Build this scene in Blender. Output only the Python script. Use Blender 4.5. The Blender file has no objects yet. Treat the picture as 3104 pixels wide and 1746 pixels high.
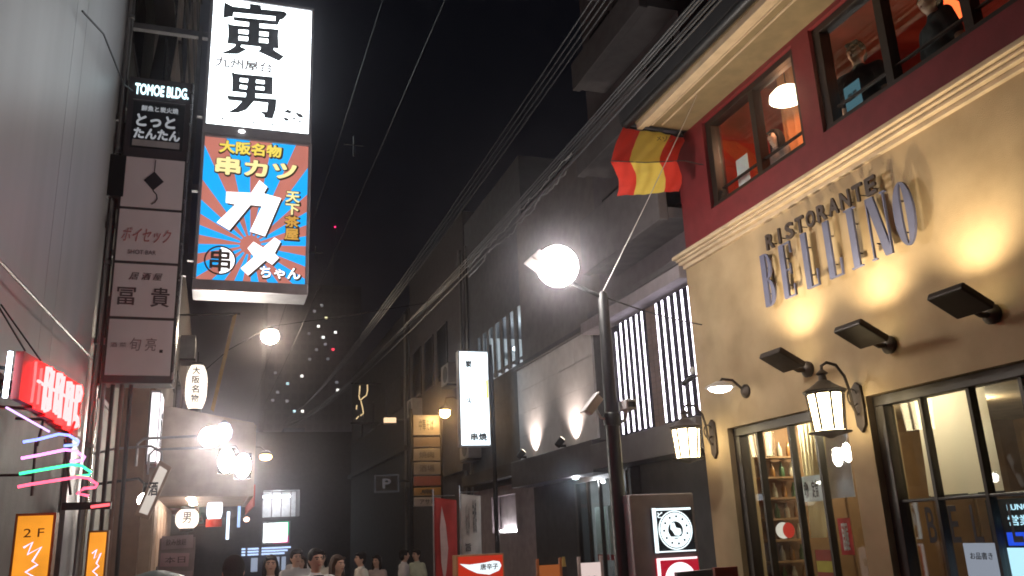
import bpy, bmesh, math, random
from mathutils import Vector, Matrix
random.seed(7)
SC = bpy.context.scene
COL = SC.collection
R = math.radians

# ------------------------------------------------------------------ camera, world, exposure
cam_data = bpy.data.cameras.new('camera')
cam = bpy.data.objects.new('camera', cam_data); COL.objects.link(cam)
yaw, pitch, roll = R(19.2576), R(16.1871), R(-2.51317)
fwd = Vector((math.sin(yaw) * math.cos(pitch), math.cos(yaw) * math.cos(pitch), math.sin(pitch)))
rgt = Vector((math.cos(yaw), -math.sin(yaw), 0)); upv = rgt.cross(fwd)
r2 = rgt * math.cos(roll) + upv * math.sin(roll); u2 = upv * math.cos(roll) - rgt * math.sin(roll)
M = Matrix((r2, u2, -fwd)).transposed().to_4x4(); M.translation = (0, 0, 1.65)
cam.matrix_world = M
cam_data.sensor_width = 36.0; cam_data.lens = 29.89
cam_data.clip_start = 0.05; cam_data.clip_end = 2000
SC.camera = cam

world = bpy.data.worlds.new('World'); SC.world = world; world.use_nodes = True
wn = world.node_tree.nodes; wl = world.node_tree.links
bg = wn['Background']; bg.inputs['Color'].default_value = (0.55, 0.62, 1.0, 1); bg.inputs['Strength'].default_value = 0.0035
SC.view_settings.view_transform = 'Standard'; SC.view_settings.look = 'None'
SC.view_settings.exposure = 0.0; SC.view_settings.gamma = 1.0
SC.cycles.use_denoising = True
SC.cycles.max_bounces = 8; SC.cycles.transparent_max_bounces = 12
SC.cycles.sample_clamp_indirect = 4.0
SC.cycles.volume_bounces = 0
SC.cycles.filter_width = 1.8
HAZE = 0.0036

# ------------------------------------------------------------------ materials
MATS = {}
def mat(name, col, rough=0.6, metal=0.0, var=0.12, scale=6.0, bump=0.0, bscale=60.0, spec=0.5, col2=None, stretch=None):
    if name in MATS: return MATS[name]
    m = bpy.data.materials.new(name); m.use_nodes = True
    n = m.node_tree.nodes; l = m.node_tree.links
    b = n['Principled BSDF']; b.inputs['Roughness'].default_value = rough; b.inputs['Metallic'].default_value = metal
    b.inputs['Specular IOR Level'].default_value = spec
    tc = n.new('ShaderNodeTexCoord')
    nz = n.new('ShaderNodeTexNoise'); nz.inputs['Scale'].default_value = scale; nz.inputs['Detail'].default_value = 6
    if stretch:
        mp = n.new('ShaderNodeMapping'); mp.inputs['Scale'].default_value = stretch
        l.new(tc.outputs['Object'], mp.inputs['Vector']); l.new(mp.outputs['Vector'], nz.inputs['Vector'])
    else: l.new(tc.outputs['Object'], nz.inputs['Vector'])
    mx = n.new('ShaderNodeMix'); mx.data_type = 'RGBA'
    c2 = col2 if col2 else tuple(max(0, c * (1 - var * 2)) for c in col)
    mx.inputs['A'].default_value = (*col, 1); mx.inputs['B'].default_value = (*c2, 1)
    rmp = n.new('ShaderNodeValToRGB'); rmp.color_ramp.elements[0].position = 0.35; rmp.color_ramp.elements[1].position = 0.7
    l.new(nz.outputs['Fac'], rmp.inputs['Fac']); l.new(rmp.outputs['Color'], mx.inputs['Factor'])
    l.new(mx.outputs['Result'], b.inputs['Base Color'])
    mr = n.new('ShaderNodeMapRange'); mr.inputs['To Min'].default_value = max(0.02, rough - 0.08); mr.inputs['To Max'].default_value = min(1, rough + 0.1)
    l.new(nz.outputs['Fac'], mr.inputs['Value']); l.new(mr.outputs['Result'], b.inputs['Roughness'])
    if bump > 0:
        nb = n.new('ShaderNodeTexNoise'); nb.inputs['Scale'].default_value = bscale; nb.inputs['Detail'].default_value = 4
        l.new(tc.outputs['Object'], nb.inputs['Vector'])
        bp = n.new('ShaderNodeBump'); bp.inputs['Strength'].default_value = bump; bp.inputs['Distance'].default_value = 0.01
        l.new(nb.outputs['Fac'], bp.inputs['Height']); l.new(bp.outputs['Normal'], b.inputs['Normal'])
    MATS[name] = m
    return m
def emi(name, col, strength, var=0.0, scale=4.0):
    if name in MATS: return MATS[name]
    m = bpy.data.materials.new(name); m.use_nodes = True
    n = m.node_tree.nodes; l = m.node_tree.links
    n.remove(n['Principled BSDF'])
    e = n.new('ShaderNodeEmission'); e.inputs['Color'].default_value = (*col, 1); e.inputs['Strength'].default_value = strength
    if var > 0:
        tc = n.new('ShaderNodeTexCoord'); nz = n.new('ShaderNodeTexNoise'); nz.inputs['Scale'].default_value = scale
        l.new(tc.outputs['Object'], nz.inputs['Vector'])
        mr = n.new('ShaderNodeMapRange'); mr.inputs['From Min'].default_value = 0.3; mr.inputs['From Max'].default_value = 0.7
        mr.inputs['To Min'].default_value = strength * (1 - var); mr.inputs['To Max'].default_value = strength * (1 + var)
        l.new(nz.outputs['Fac'], mr.inputs['Value']); l.new(mr.outputs['Result'], e.inputs['Strength'])
    l.new(e.outputs['Emission'], n['Material Output'].inputs['Surface'])
    MATS[name] = m
    return m
def glass(name, tint=(0.9, 0.95, 0.95), refl=0.12):
    if name in MATS: return MATS[name]
    m = bpy.data.materials.new(name); m.use_nodes = True
    n = m.node_tree.nodes; l = m.node_tree.links; n.remove(n['Principled BSDF'])
    t = n.new('ShaderNodeBsdfTransparent'); t.inputs['Color'].default_value = (*tint, 1)
    g = n.new('ShaderNodeBsdfGlossy'); g.inputs['Roughness'].default_value = 0.02; g.inputs['Color'].default_value = (1, 1, 1, 1)
    f = n.new('ShaderNodeLayerWeight'); f.inputs['Blend'].default_value = 0.5
    pw_ = n.new('ShaderNodeMath'); pw_.operation = 'POWER'; pw_.inputs[1].default_value = 4.0
    ml_ = n.new('ShaderNodeMath'); ml_.operation = 'MULTIPLY_ADD'; ml_.inputs[1].default_value = 0.5; ml_.inputs[2].default_value = refl * .3
    l.new(f.outputs['Facing'], pw_.inputs[0]); l.new(pw_.outputs[0], ml_.inputs[0])
    mx = n.new('ShaderNodeMixShader')
    l.new(ml_.outputs[0], mx.inputs['Fac']); l.new(t.outputs[0], mx.inputs[1]); l.new(g.outputs[0], mx.inputs[2])
    l.new(mx.outputs[0], n['Material Output'].inputs['Surface'])
    MATS[name] = m
    return m

def cloth_mat(name, col, tr=.5):
    m = mat(name, col, .85, scale=1.5); n = m.node_tree.nodes; l = m.node_tree.links
    t = n.new('ShaderNodeBsdfTranslucent'); t.inputs['Color'].default_value = (*col, 1); mx = n.new('ShaderNodeMixShader'); mx.inputs['Fac'].default_value = tr
    l.new(n['Principled BSDF'].outputs[0], mx.inputs[1]); l.new(t.outputs[0], mx.inputs[2]); l.new(mx.outputs[0], n['Material Output'].inputs['Surface'])
    return m

# ------------------------------------------------------------------ mesh helpers
class MB:
    def __init__(s): s.v = []; s.f = []; s.smooth = False
    def add(s, vs, fs):
        k = len(s.v); s.v += [tuple(v) for v in vs]; s.f += [tuple(i + k for i in f) for f in fs]; return s
    def box(s, x0, x1, y0, y1, z0, z1, rot=None, piv=None):
        if x0 > x1: x0, x1 = x1, x0
        if y0 > y1: y0, y1 = y1, y0
        if z0 > z1: z0, z1 = z1, z0
        vs = [Vector(p) for p in ((x0,y0,z0),(x1,y0,z0),(x1,y1,z0),(x0,y1,z0),(x0,y0,z1),(x1,y0,z1),(x1,y1,z1),(x0,y1,z1))]
        if rot is not None:
            c = Vector(piv) if piv else Vector(((x0+x1)/2,(y0+y1)/2,(z0+z1)/2))
            vs = [c + rot @ (v - c) for v in vs]
        return s.add(vs, ((0,3,2,1),(4,5,6,7),(0,1,5,4),(1,2,6,5),(2,3,7,6),(3,0,4,7)))
    def cyl(s, p0, p1, r0, r1=None, seg=12, cap=True):
        r1 = r0 if r1 is None else r1
        p0, p1 = Vector(p0), Vector(p1); d = (p1 - p0).normalized()
        a = d.orthogonal().normalized(); b = d.cross(a); vs = []
        for p, r in ((p0, r0), (p1, r1)):
            for i in range(seg):
                t = 2 * math.pi * i / seg; vs.append(p + a * r * math.cos(t) + b * r * math.sin(t))
        fs = [(i, (i+1) % seg, seg + (i+1) % seg, seg + i) for i in range(seg)]
        if cap: fs += [tuple(range(seg-1, -1, -1)), tuple(range(seg, 2*seg))]
        s.smooth = True
        return s.add(vs, fs)
    def tube(s, pts, r, seg=8):
        pts = [Vector(p) for p in pts]; rings = []; vs = []; a = None
        for i, p in enumerate(pts):
            d = (pts[min(i+1, len(pts)-1)] - pts[max(i-1, 0)]).normalized()
            a = d.orthogonal().normalized() if a is None else (a - d * a.dot(d)).normalized()
            b = d.cross(a)
            for k in range(seg):
                t = 2 * math.pi * k / seg; vs.append(p + a * r * math.cos(t) + b * r * math.sin(t))
        fs = []
        for i in range(len(pts)-1):
            for k in range(seg):
                fs.append((i*seg+k, i*seg+(k+1)%seg, (i+1)*seg+(k+1)%seg, (i+1)*seg+k))
        fs += [tuple(range(seg-1, -1, -1)), tuple(range((len(pts)-1)*seg, len(pts)*seg))]
        s.smooth = True
        return s.add(vs, fs)
    def lathe(s, prof, c, seg=20, axis='z'):
        c = Vector(c); vs = []
        for r, h in prof:
            for i in range(seg):
                t = 2 * math.pi * i / seg; q = (r*math.cos(t), r*math.sin(t), h)
                if axis == 'y': q = (r*math.cos(t), h, r*math.sin(t))
                if axis == 'x': q = (h, r*math.cos(t), r*math.sin(t))
                vs.append(c + Vector(q))
        fs = []
        for j in range(len(prof)-1):
            for i in range(seg): fs.append((j*seg+i, j*seg+(i+1)%seg, (j+1)*seg+(i+1)%seg, (j+1)*seg+i))
        fs += [tuple(range(seg-1, -1, -1)), tuple(range((len(prof)-1)*seg, len(prof)*seg))]
        s.smooth = True
        return s.add(vs, fs)
    def ell(s, c, r, seg=14, rings=9):
        prof = []
        c = Vector(c); vs = []; fs = []
        vs.append(c + Vector((0,0,-r[2])))
        for j in range(1, rings):
            p = -math.pi/2 + math.pi*j/rings
            for i in range(seg):
                t = 2*math.pi*i/seg; vs.append(c + Vector((r[0]*math.cos(p)*math.cos(t), r[1]*math.cos(p)*math.sin(t), r[2]*math.sin(p))))
        vs.append(c + Vector((0,0,r[2]))); e = len(vs)-1
        for i in range(seg):
            fs.append((0, 1+(i+1)%seg, 1+i)); fs.append((e, e-seg+i, e-seg+(i+1)%seg))
        for j in range(rings-2):
            for i in range(seg): fs.append((1+j*seg+i, 1+j*seg+(i+1)%seg, 1+(j+1)*seg+(i+1)%seg, 1+(j+1)*seg+i))
        s.smooth = True
        return s.add(vs, fs)
    def prism(s, poly, fn, d0, d1):
        # poly: 2-D points; fn(a, b, depth) -> world point
        n = len(poly); ar = sum(poly[i][0]*poly[(i+1)%n][1]-poly[(i+1)%n][0]*poly[i][1] for i in range(n))
        if ar < 0: poly = poly[::-1]
        vs = [fn(a, b, d0) for a, b in poly] + [fn(a, b, d1) for a, b in poly]
        fs = [tuple(range(n)), tuple(range(2*n-1, n-1, -1))] + [(i, n+i, n+(i+1)%n, (i+1)%n) for i in range(n)]
        return s.add(vs, fs)

def wloc(p):
    v = Vector((0,0,0))
    while p is not None: v = v + p.location; p = p.parent
    return v
def obj(name, mb, m, parent=None, bev=0.0, loc=None, smooth=None):
    """one mesh object; the builder's points are world metres, the object's origin is its parent's (or loc)"""
    me = bpy.data.meshes.new(name)
    base = wloc(parent) if parent else Vector(loc if loc else (0,0,0))
    me.from_pydata([tuple(Vector(v) - base) for v in mb.v], [], mb.f); me.update()
    bm = bmesh.new(); bm.from_mesh(me); bmesh.ops.recalc_face_normals(bm, faces=bm.faces); bm.to_mesh(me); bm.free()
    if (mb.smooth if smooth is None else smooth):
        me.shade_smooth() if hasattr(me, 'shade_smooth') else None
        try: me.set_sharp_from_angle(angle=R(40))
        except Exception: pass
    o = bpy.data.objects.new(name, me); COL.objects.link(o)
    me.materials.append(m)
    if parent: o.parent = parent
    else: o.location = base
    if bev > 0:
        b = o.modifiers.new('bevel', 'BEVEL'); b.width = bev; b.segments = 2; b.limit_method = 'ANGLE'
    return o
def tag(o, label, cat, group=None, kind=None):
    o['label'] = label
    if cat: o['category'] = cat
    if group: o['group'] = group
    if kind: o['kind'] = kind
    return o
def thing(name, label, cat, loc=(0,0,0), group=None):
    o = bpy.data.objects.new(name, None); COL.objects.link(o); o.location = loc; o.empty_display_size = 0.1
    return tag(o, label, cat, group)
def struct(name, mb, m, **k):
    o = obj(name, mb, m, **k); o['kind'] = 'structure'; return o
FACE = {'S': (R(90), 0, 0), 'W': (R(90), 0, R(-90)), 'E': (R(90), 0, R(90))}
def text(name, body, centre, w, h, m, parent, face='S', bold=0.0, depth=0.004, rot=0.0, shear=0.0):
    """flat lettering as a mesh, fitted to w x h metres about its centre (world); bold strokes are shifted copies"""
    cu = bpy.data.curves.new(name, 'FONT'); cu.body = body; cu.size = 1.0; cu.align_x = 'CENTER'
    cu.extrude = 0.02; cu.shear = shear; cu.resolution_u = 3
    tmp = bpy.data.objects.new('tmp_text', cu); COL.objects.link(tmp)
    bpy.context.view_layer.update()
    me = bpy.data.meshes.new_from_object(tmp.evaluated_get(bpy.context.evaluated_depsgraph_get()))
    bpy.data.objects.remove(tmp); bpy.data.curves.remove(cu)
    V_ = [v.co.copy() for v in me.vertices]; F_ = [tuple(p.vertices) for p in me.polygons]
    bpy.data.meshes.remove(me)
    if not V_: return None
    xs = [v.x for v in V_]; ys = [v.y for v in V_]
    cx, cy = (min(xs)+max(xs))/2, (min(ys)+max(ys))/2
    b_ = max(0.0, bold)
    sx = w / (max(xs)-min(xs) + 2*b_); sy = h / (max(ys)-min(ys) + 2*b_)
    from mathutils import Euler
    rm = Euler(FACE[face]).to_matrix(); base = wloc(parent) if parent else Vector((0,0,0)); rr = Matrix.Rotation(rot, 3, 'Z')
    dirs = [(0, 0)] + ([(math.cos(k*math.pi/4)*b_, math.sin(k*math.pi/4)*b_) for k in range(8)] if b_ > 0 else [])
    vs, fs = [], []
    for k, (ox, oy) in enumerate(dirs):
        o0 = len(vs)
        for v in V_:
            q = Vector(((v.x - cx + ox)*sx, (v.y - cy + oy)*sy, v.z/0.02*depth/2 + depth/2 - k*.00012))
            vs.append(rm @ (rr @ q) + Vector(centre) - base)
        fs += [tuple(i_ + o0 for i_ in f) for f in F_]
    me = bpy.data.meshes.new(name); me.from_pydata(vs, [], fs); me.update()
    me.materials.append(m)
    o = bpy.data.objects.new(name, me); COL.objects.link(o); o.parent = parent
    return o
def lamp(kind, name, loc, parent, power, col=(1,0.8,0.55), radius=0.05, aim=None, spot=None, blend=0.8):
    d = bpy.data.lights.new(name, kind); d.energy = power; d.color = col
    if kind == 'SPOT': d.spot_size = spot; d.spot_blend = blend
    d.shadow_soft_size = radius
    o = bpy.data.objects.new(name, d); COL.objects.link(o)
    o.parent = parent; o.location = Vector(loc) - (wloc(parent) if parent else Vector((0,0,0)))
    if aim is not None:
        o.rotation_euler = (Vector(aim) - Vector(loc)).to_track_quat('-Z', 'Y').to_euler()
    return o
SF = lambda y: (lambda a, b, d: (a, y + d, b))            # a sheet facing the camera side of the street (-y)
def bx(*a): return MB().box(*a)

# common materials
BLACK = mat('black_painted_metal', (0.012, 0.012, 0.013), 0.45, 0.3)
DARKBR = mat('dark_bronze', (0.035, 0.022, 0.014), 0.5, 0.4, bump=0.1)
STEEL = mat('grey_steel', (0.32, 0.32, 0.33), 0.4, 0.7)
CASE = mat('sign_case_grey', (0.33, 0.33, 0.36), 0.45, 0.1)
WIREM = mat('cable_sheath', (0.022, 0.022, 0.025), 0.45)
PANE = glass('window_glass')
PANED = glass('dark_window_glass', (0.55, 0.58, 0.6), 0.2)

# ------------------------------------------------------------------ the setting: ground
ASPH = mat('asphalt', (0.05, 0.05, 0.052), 0.75, bump=0.4, bscale=180)
PAVE = mat('paving_stone', (0.16, 0.145, 0.13), 0.65, bump=0.3, bscale=90)
struct('ground', bx(-500, 500, -60, 900, -0.30, -0.02), mat('ground_concrete', (0.09, 0.085, 0.08), 0.85, bump=0.3))
struct('street', bx(0.0, 3.4, -20, 44, -0.015, 0.0), ASPH)
for nm, x0, x1 in (('pavement_left', -1.2, 0.0), ('pavement_right', 3.4, 5.0)):
    p = struct(nm, bx(x0, x1, -20, 36, -0.018, 0.008), PAVE)
    slab = None
    for i in range(24):
        for j in range(2 if x1 > 3 else 3):
            w = (x1 - x0) / (2 if x1 > 3 else 3)
            s = obj('paving_slab', bx(x0 + j*w + .006, x0 + (j+1)*w - .006, 1 + i*0.45 + .006, 1 + (i+1)*0.45 - .006, 0.0, 0.02 + random.uniform(0, .003)), PAVE, p)

# ================================================================== RIGHT: restaurant
STUCCO = mat('tan_stucco', (0.37, 0.27, 0.155), 0.85, scale=2.6, col2=(0.275, 0.197, 0.108), bump=0.3, bscale=120)
REDW = mat('dark_red_paint', (0.16, 0.014, 0.017), 0.6, var=0.1, bump=0.15, bscale=50)
CREAM = mat('cream_moulding', (0.46, 0.35, 0.23), 0.6, bump=0.1)
FRAMEM = mat('window_frame_brown', (0.028, 0.02, 0.015), 0.4, 0.2)
rest = thing('restaurant_building', 'tan stucco restaurant with dark red upper storey and moulded cornice', 'building', (5, 5.2, 0))
w = MB()
w.box(5.0, 5.28, 1.2, 8.2, 2.62, 4.55)
w.box(5.0, 5.28, 7.72, 8.2, 0, 2.62); w.box(5.0, 5.28, 5.65, 5.92, 0, 2.62); w.box(5.0, 5.28, 1.2, 2.6, 0, 2.62)
w.box(5.0, 5.28, 5.92, 7.72, 0, 0.35); w.box(5.0, 5.28, 2.6, 5.65, 0, 0.35)
w.box(5.28, 10, 8.0, 8.2, 0, 4.55)
obj('wall', w, STUCCO, rest)
w = MB()
w.box(5.0, 5.25, 1.2, 8.15, 4.66, 5.0); w.box(5.0, 5.25, 7.55, 8.15, 5.0, 6.1)
w.box(5.0, 5.25, 5.65, 5.9, 5.0, 6.1); w.box(5.0, 5.25, 1.2, 3.3, 5.0, 6.1); w.box(5.0, 5.25, 3.3, 5.65, 6.05, 6.1); w.box(5.0, 5.25, 5.9, 7.55, 6.05, 6.1)
w.box(5.25, 10, 7.95, 8.15, 4.66, 6.1)
obj('upper_wall', w, REDW, rest)
c = MB()                                                       # stepped cornice moulding
for x0, z0, z1, ex in ((4.96, 4.50, 4.545, .0), (4.915, 4.545, 4.58, .02), (4.89, 4.583, 4.61, .03), (4.855, 4.613, 4.655, .05), (4.90, 4.655, 4.68, .03)):
    c.box(x0, 5.02, 1.0, 8.2 + ex, z0, z1); c.box(5.02, 10, 8.19, 8.2 + ex + .03, z0, z1)
obj('cornice', c, CREAM, rest, bev=0.008)
e = MB()
e.box(4.32, 5.25, 1.0, 7.85, 6.10, 6.16)
obj('eave_soffit', e, mat('soffit_board', (0.20, 0.145, 0.075), 0.7), rest)
for i, (x0, x1, z0) in enumerate(((4.33, 4.40, 6.03), (4.43, 4.475, 6.065), (4.50, 4.52, 6.08), (4.62, 4.64, 6.085))):
    obj('eave_moulding', MB().box(x0, x1, 1.0, 7.84 - i*0.02, z0, 6.105), CREAM, rest, bev=0.006)
obj('roof', MB().box(4.2, 5.3, 1.0, 8.0, 6.16, 6.34).box(5.0, 5.25, 1.2, 8.15, 6.34, 7.0).box(5.0, 10, 1.2, 8.15, 7.0, 7.1).box(5.3, 10, 7.95, 8.15, 6.1, 7.0), mat('roof_metal_dark', (0.03, 0.03, 0.033), 0.5), rest)
obj('gutter', MB().cyl((4.26, 1.0, 6.14), (4.26, 7.95, 6.14), 0.055, seg=12), BLACK, rest)
# ground-floor windows
def shop_window(y0, y1, z0, z1, mull, split=None):
    f = MB()
    f.box(5.06, 5.17, y0, y1, z1 - 0.09, z1 - .004); f.box(5.06, 5.17, y0 + .004, y0 + 0.06, z0, z1 - 0.09); f.box(5.06, 5.17, y1 - 0.11, y1 - .004, z0, z1 - 0.09)
    f.box(5.05, 5.17, y0, y1, z0, z0 + 0.08)
    if split: f.box(5.09, 5.15, y0 + .06, y1 - .11, split - 0.012, split + 0.012)
    fr = obj('window', f, FRAMEM, rest, bev=0.006)
    for y in mull: obj('mullion', bx(5.085, 5.155, y - 0.014, y + 0.014, z0 + .08, z1 - .09), FRAMEM, fr)
    es = [y0 + .06] + sorted(mull) + [y1 - .11]
    for a, b in zip(es[:-1], es[1:]):
        obj('pane', bx(5.118, 5.124, a + .015, b - .015, z0 + .08, z1 - .09), PANE, fr)
    return fr
shop_window(5.92, 7.72, 0.35, 2.62, [6.45, 6.83, 7.35])
shop_window(2.6, 5.65, 0.35, 2.62, [3.0, 3.42, 3.85, 4.28, 4.72, 5.18], split=1.775)
# upper windows
def upper_window(y0, y1, mull):
    f = MB(); z0, z1 = 5.0, 6.05
    f.box(5.04, 5.16, y0, y1, z1 - 0.07, z1 - .003); f.box(5.04, 5.16, y0 + .003, y0 + .08, z0 + .003, z1 - .07); f.box(5.04, 5.16, y1 - .1, y1 - .003, z0 + .003, z1 - .07); f.box(5.03, 5.16, y0 + .003, y1 - .003, z0 + .003, z0 + .06)
    fr = obj('window', f, FRAMEM, rest, bev=0.005)
    for y in mull: obj('mullion', bx(5.05, 5.155, y - .04, y + .04, z0 + .06, z1 - .07), FRAMEM, fr)
    es = [y0 + .08] + sorted(mull) + [y1 - .1]
    for a, b in zip(es[:-1], es[1:]):
        obj('pane', bx(5.10, 5.106, a + .03, b - .03, z0 + .06, z1 - .07), PANE, fr)
        obj('glazing_bar', bx(5.085, 5.12, a + .03, b - .03, z0 + .20, z0 + .215), FRAMEM, fr)
upper_window(5.9, 7.55, [6.68]); upper_window(3.3, 5.65, [4.05, 4.85])
# rooms behind the glass
INB = mat('interior_brown', (0.16, 0.085, 0.04), 0.7, bump=0.1)
r = MB(); r.box(9.2, 9.3, 1.2, 8.0, 0, 2.8); r.box(5.3, 9.2, 7.95, 8.0, 0, 2.8); r.box(5.3, 9.2, 1.2, 1.3, 0, 2.8)
obj('interior_wall', r, INB, rest)
for k in range(9): obj('wood_panel', bx(9.16, 9.2, 1.4 + k*.72, 2.08 + k*.72, .1, 2.6), mat('interior_panel', (0.20, 0.115, 0.055), 0.5, bump=0.1), rest)
for k in range(5): obj('wood_panel', bx(5.95 + k*.6, 6.5 + k*.6, 7.91, 7.948, .1, 2.6), MATS['interior_panel'], rest)
obj('interior_ceiling', bx(5.28, 9.2, 1.2, 8.0, 2.75, 2.8), mat('interior_ceiling_tan', (0.36, 0.27, 0.17), 0.8), rest)
obj('interior_floor', bx(5.28, 9.2, 1.2, 8.0, 0.0, 0.02), mat('interior_floor_wood', (0.12, 0.06, 0.03), 0.5), rest)
RROOM = mat('upper_room_red', (0.62, 0.05, 0.015), 0.6, var=0.15)
r = MB(); r.box(8.0, 8.1, 1.2, 7.95, 4.3, 6.9); r.box(5.25, 8.0, 7.9, 7.945, 4.3, 6.9); r.box(5.25, 8.0, 1.2, 1.3, 4.3, 6.9)
obj('upper_room_wall', r, RROOM, rest)
obj('upper_room_ceiling', bx(5.25, 8.0, 1.2, 7.9, 6.85, 6.9), mat('upper_ceiling', (0.45, 0.06, 0.025), 0.7), rest)
obj('upper_room_floor', bx(5.28, 8.0, 1.2, 7.9, 4.3, 4.35), INB, rest)

# RISTORANTE BELLINO: letters standing off the wall
LETM = mat('letter_steel_blue', (0.085, 0.09, 0.16), 0.55, 0.1)
LETD = mat('letter_dark_bronze', (0.05, 0.035, 0.03), 0.45, 0.4)
sg = thing('restaurant_sign', 'raised metal letters reading RISTORANTE BELLINO on the stucco wall', 'sign', (4.97, 5.7, 3.6))
def letter(ch, y, w_, z0, z1, m, x=4.92, name='letter'):
    """thick-and-thin capitals; a runs along the reading direction (towards -y)"""
    b = MB(); H = z1 - z0; fn = lambda a, q, d: (x + d, y - a, z0 + q)
    def rec(a0, a1, q0, q1, d=0.0): b.prism([(a0, q0), (a1, q0), (a1, q1), (a0, q1)], fn, d, d + 0.022)
    S_, t = w_ * 0.42, 0.012
    if ch in 'BELI':
        rec(0.0, S_, 0, H)
    if ch == 'E':
        for q in (0, H - t): rec(S_, w_, q, q + t)
        rec(S_, w_ * .8, H*.5 - t/2, H*.5 + t/2); rec(w_ - .012, w_, t, .11); rec(w_ - .012, w_, H - .11, H - t); rec(w_*.8, w_*.8 + .01, H*.4, H*.6)
    if ch == 'L': rec(S_, w_, 0, t); rec(w_ - .012, w_, t, .15)
    if ch == 'I': rec(-.03, 0, 0, t); rec(S_, S_ + .03, 0, t); rec(-.03, 0, H - t, H); rec(S_, S_ + .03, H - t, H)
    if ch == 'B':
        for q0, q1, ww in ((0, H*.5, w_), (H*.5, H, w_*.92)):
            n = 12; out = []; inn = []
            for i in range(n + 1):
                tt = -math.pi/2 + math.pi * i / n
                out.append((S_ + (ww - S_) * math.cos(tt), (q0+q1)/2 + (q1-q0)/2 * math.sin(tt)))
                inn.append((S_ + (ww - S_) * .45 * math.cos(tt), (q0+q1)/2 + ((q1-q0)/2 - t) * math.sin(tt)))
            for i in range(n): b.prism([out[i], out[i+1], inn[i+1], inn[i]], fn, 0.001, 0.021)
    if ch == 'N':
        rec(0.0, t, 0, H); rec(w_ - t, w_, 0, H); b.prism([(0, H), (S_, H), (w_, 0), (w_ - S_*.9, 0)], fn, 0.002, 0.024)
        rec(-.02, 0.0, 0, t); rec(t, .035, 0, t); rec(w_, w_ + .02, H - t, H); rec(w_-.035, w_-t, H-t, H)
    if ch == 'O':
        n = 28
        o_ = [(w_/2 + w_/2*math.cos(2*math.pi*i/n), H/2 + H/2*math.sin(2*math.pi*i/n)) for i in range(n)]
        i_ = [(w_/2 + w_*.13*math.cos(2*math.pi*i/n), H/2 + (H/2 - t)*math.sin(2*math.pi*i/n)) for i in range(n)]
        for i in range(n): b.prism([o_[i], o_[(i+1)%n], i_[(i+1)%n], i_[i]], fn, 0, 0.022)
    o = obj(name, b, m, sg)
    p = MB(); p.cyl((x + .02, y - w_*.2, z0 + H*.25), (5.0, y - w_*.2, z0 + H*.25), .006, seg=6); p.cyl((x + .02, y - w_*.2, z0 + H*.75), (5.0, y - w_*.2, z0 + H*.75), .006, seg=6)
    obj('pin', p, LETD, o)
for ch, y in zip('BELLINO', (6.70, 6.40, 6.07, 5.76, 5.45, 5.22, 4.94)):
    letter(ch, y, 0.168 if ch not in 'NO' else 0.205, 3.65, 4.17, LETM)
for i, ch in enumerate('RISTORANTE'):
    y = 6.56 - i * 0.154
    t_ = text('letter', ch, (4.935, y - .05, 4.26), 0.12 if ch != 'I' else .032, 0.155, LETD, sg, face='W', bold=0.03, depth=0.02)
    obj('pin', MB().cyl((4.935, y - .05, 4.24), (5.0, y - .05, 4.24), .005, seg=6), LETD, t_)

# wall-washing floodlights
FLOODGL = emi('flood_glass_warm', (1, 0.78, 0.42), 6)
for i, (y, lab) in enumerate(((6.3, 'small dark floodlight on stucco wall beneath the letters, farthest of three'),
                              (5.28, 'dark wall floodlight, middle of three under the raised letters'),
                              (4.3, 'dark wall floodlight nearest the viewer at right edge of stucco'))):
    f = thing('wall_floodlight', lab, 'floodlight', (5.0, y, 2.97), 'floodlights under the restaurant letters')
    rm = Matrix.Rotation(R(28), 3, 'Y')
    obj('housing', MB().box(4.585, 4.865, y - .155, y + .155, 3.02, 3.075, rot=rm), DARKBR, f, bev=0.012)
    obj('lens', MB().box(4.61, 4.84, y - .13, y + .13, 3.076, 3.08, rot=rm, piv=(4.725, y, 3.047)), FLOODGL, f)
    obj('arm', MB().tube([(4.8, y, 3.0), (4.88, y, 2.96), (4.97, y, 2.96)], .022), DARKBR, f)
    obj('wall_mount', MB().lathe([(.07, 0), (.075, -.03), (.05, -.055), (.02, -.06)], (5.0, y, 2.97), 16, 'x'), DARKBR, f)
    lamp('SPOT', 'floodlight_lamp', (4.63, y, 3.17), f, 92, (1, 0.83, 0.55), 0.025, aim=(4.90, y - .02, 4.3), spot=R(135), blend=1.0)

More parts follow.
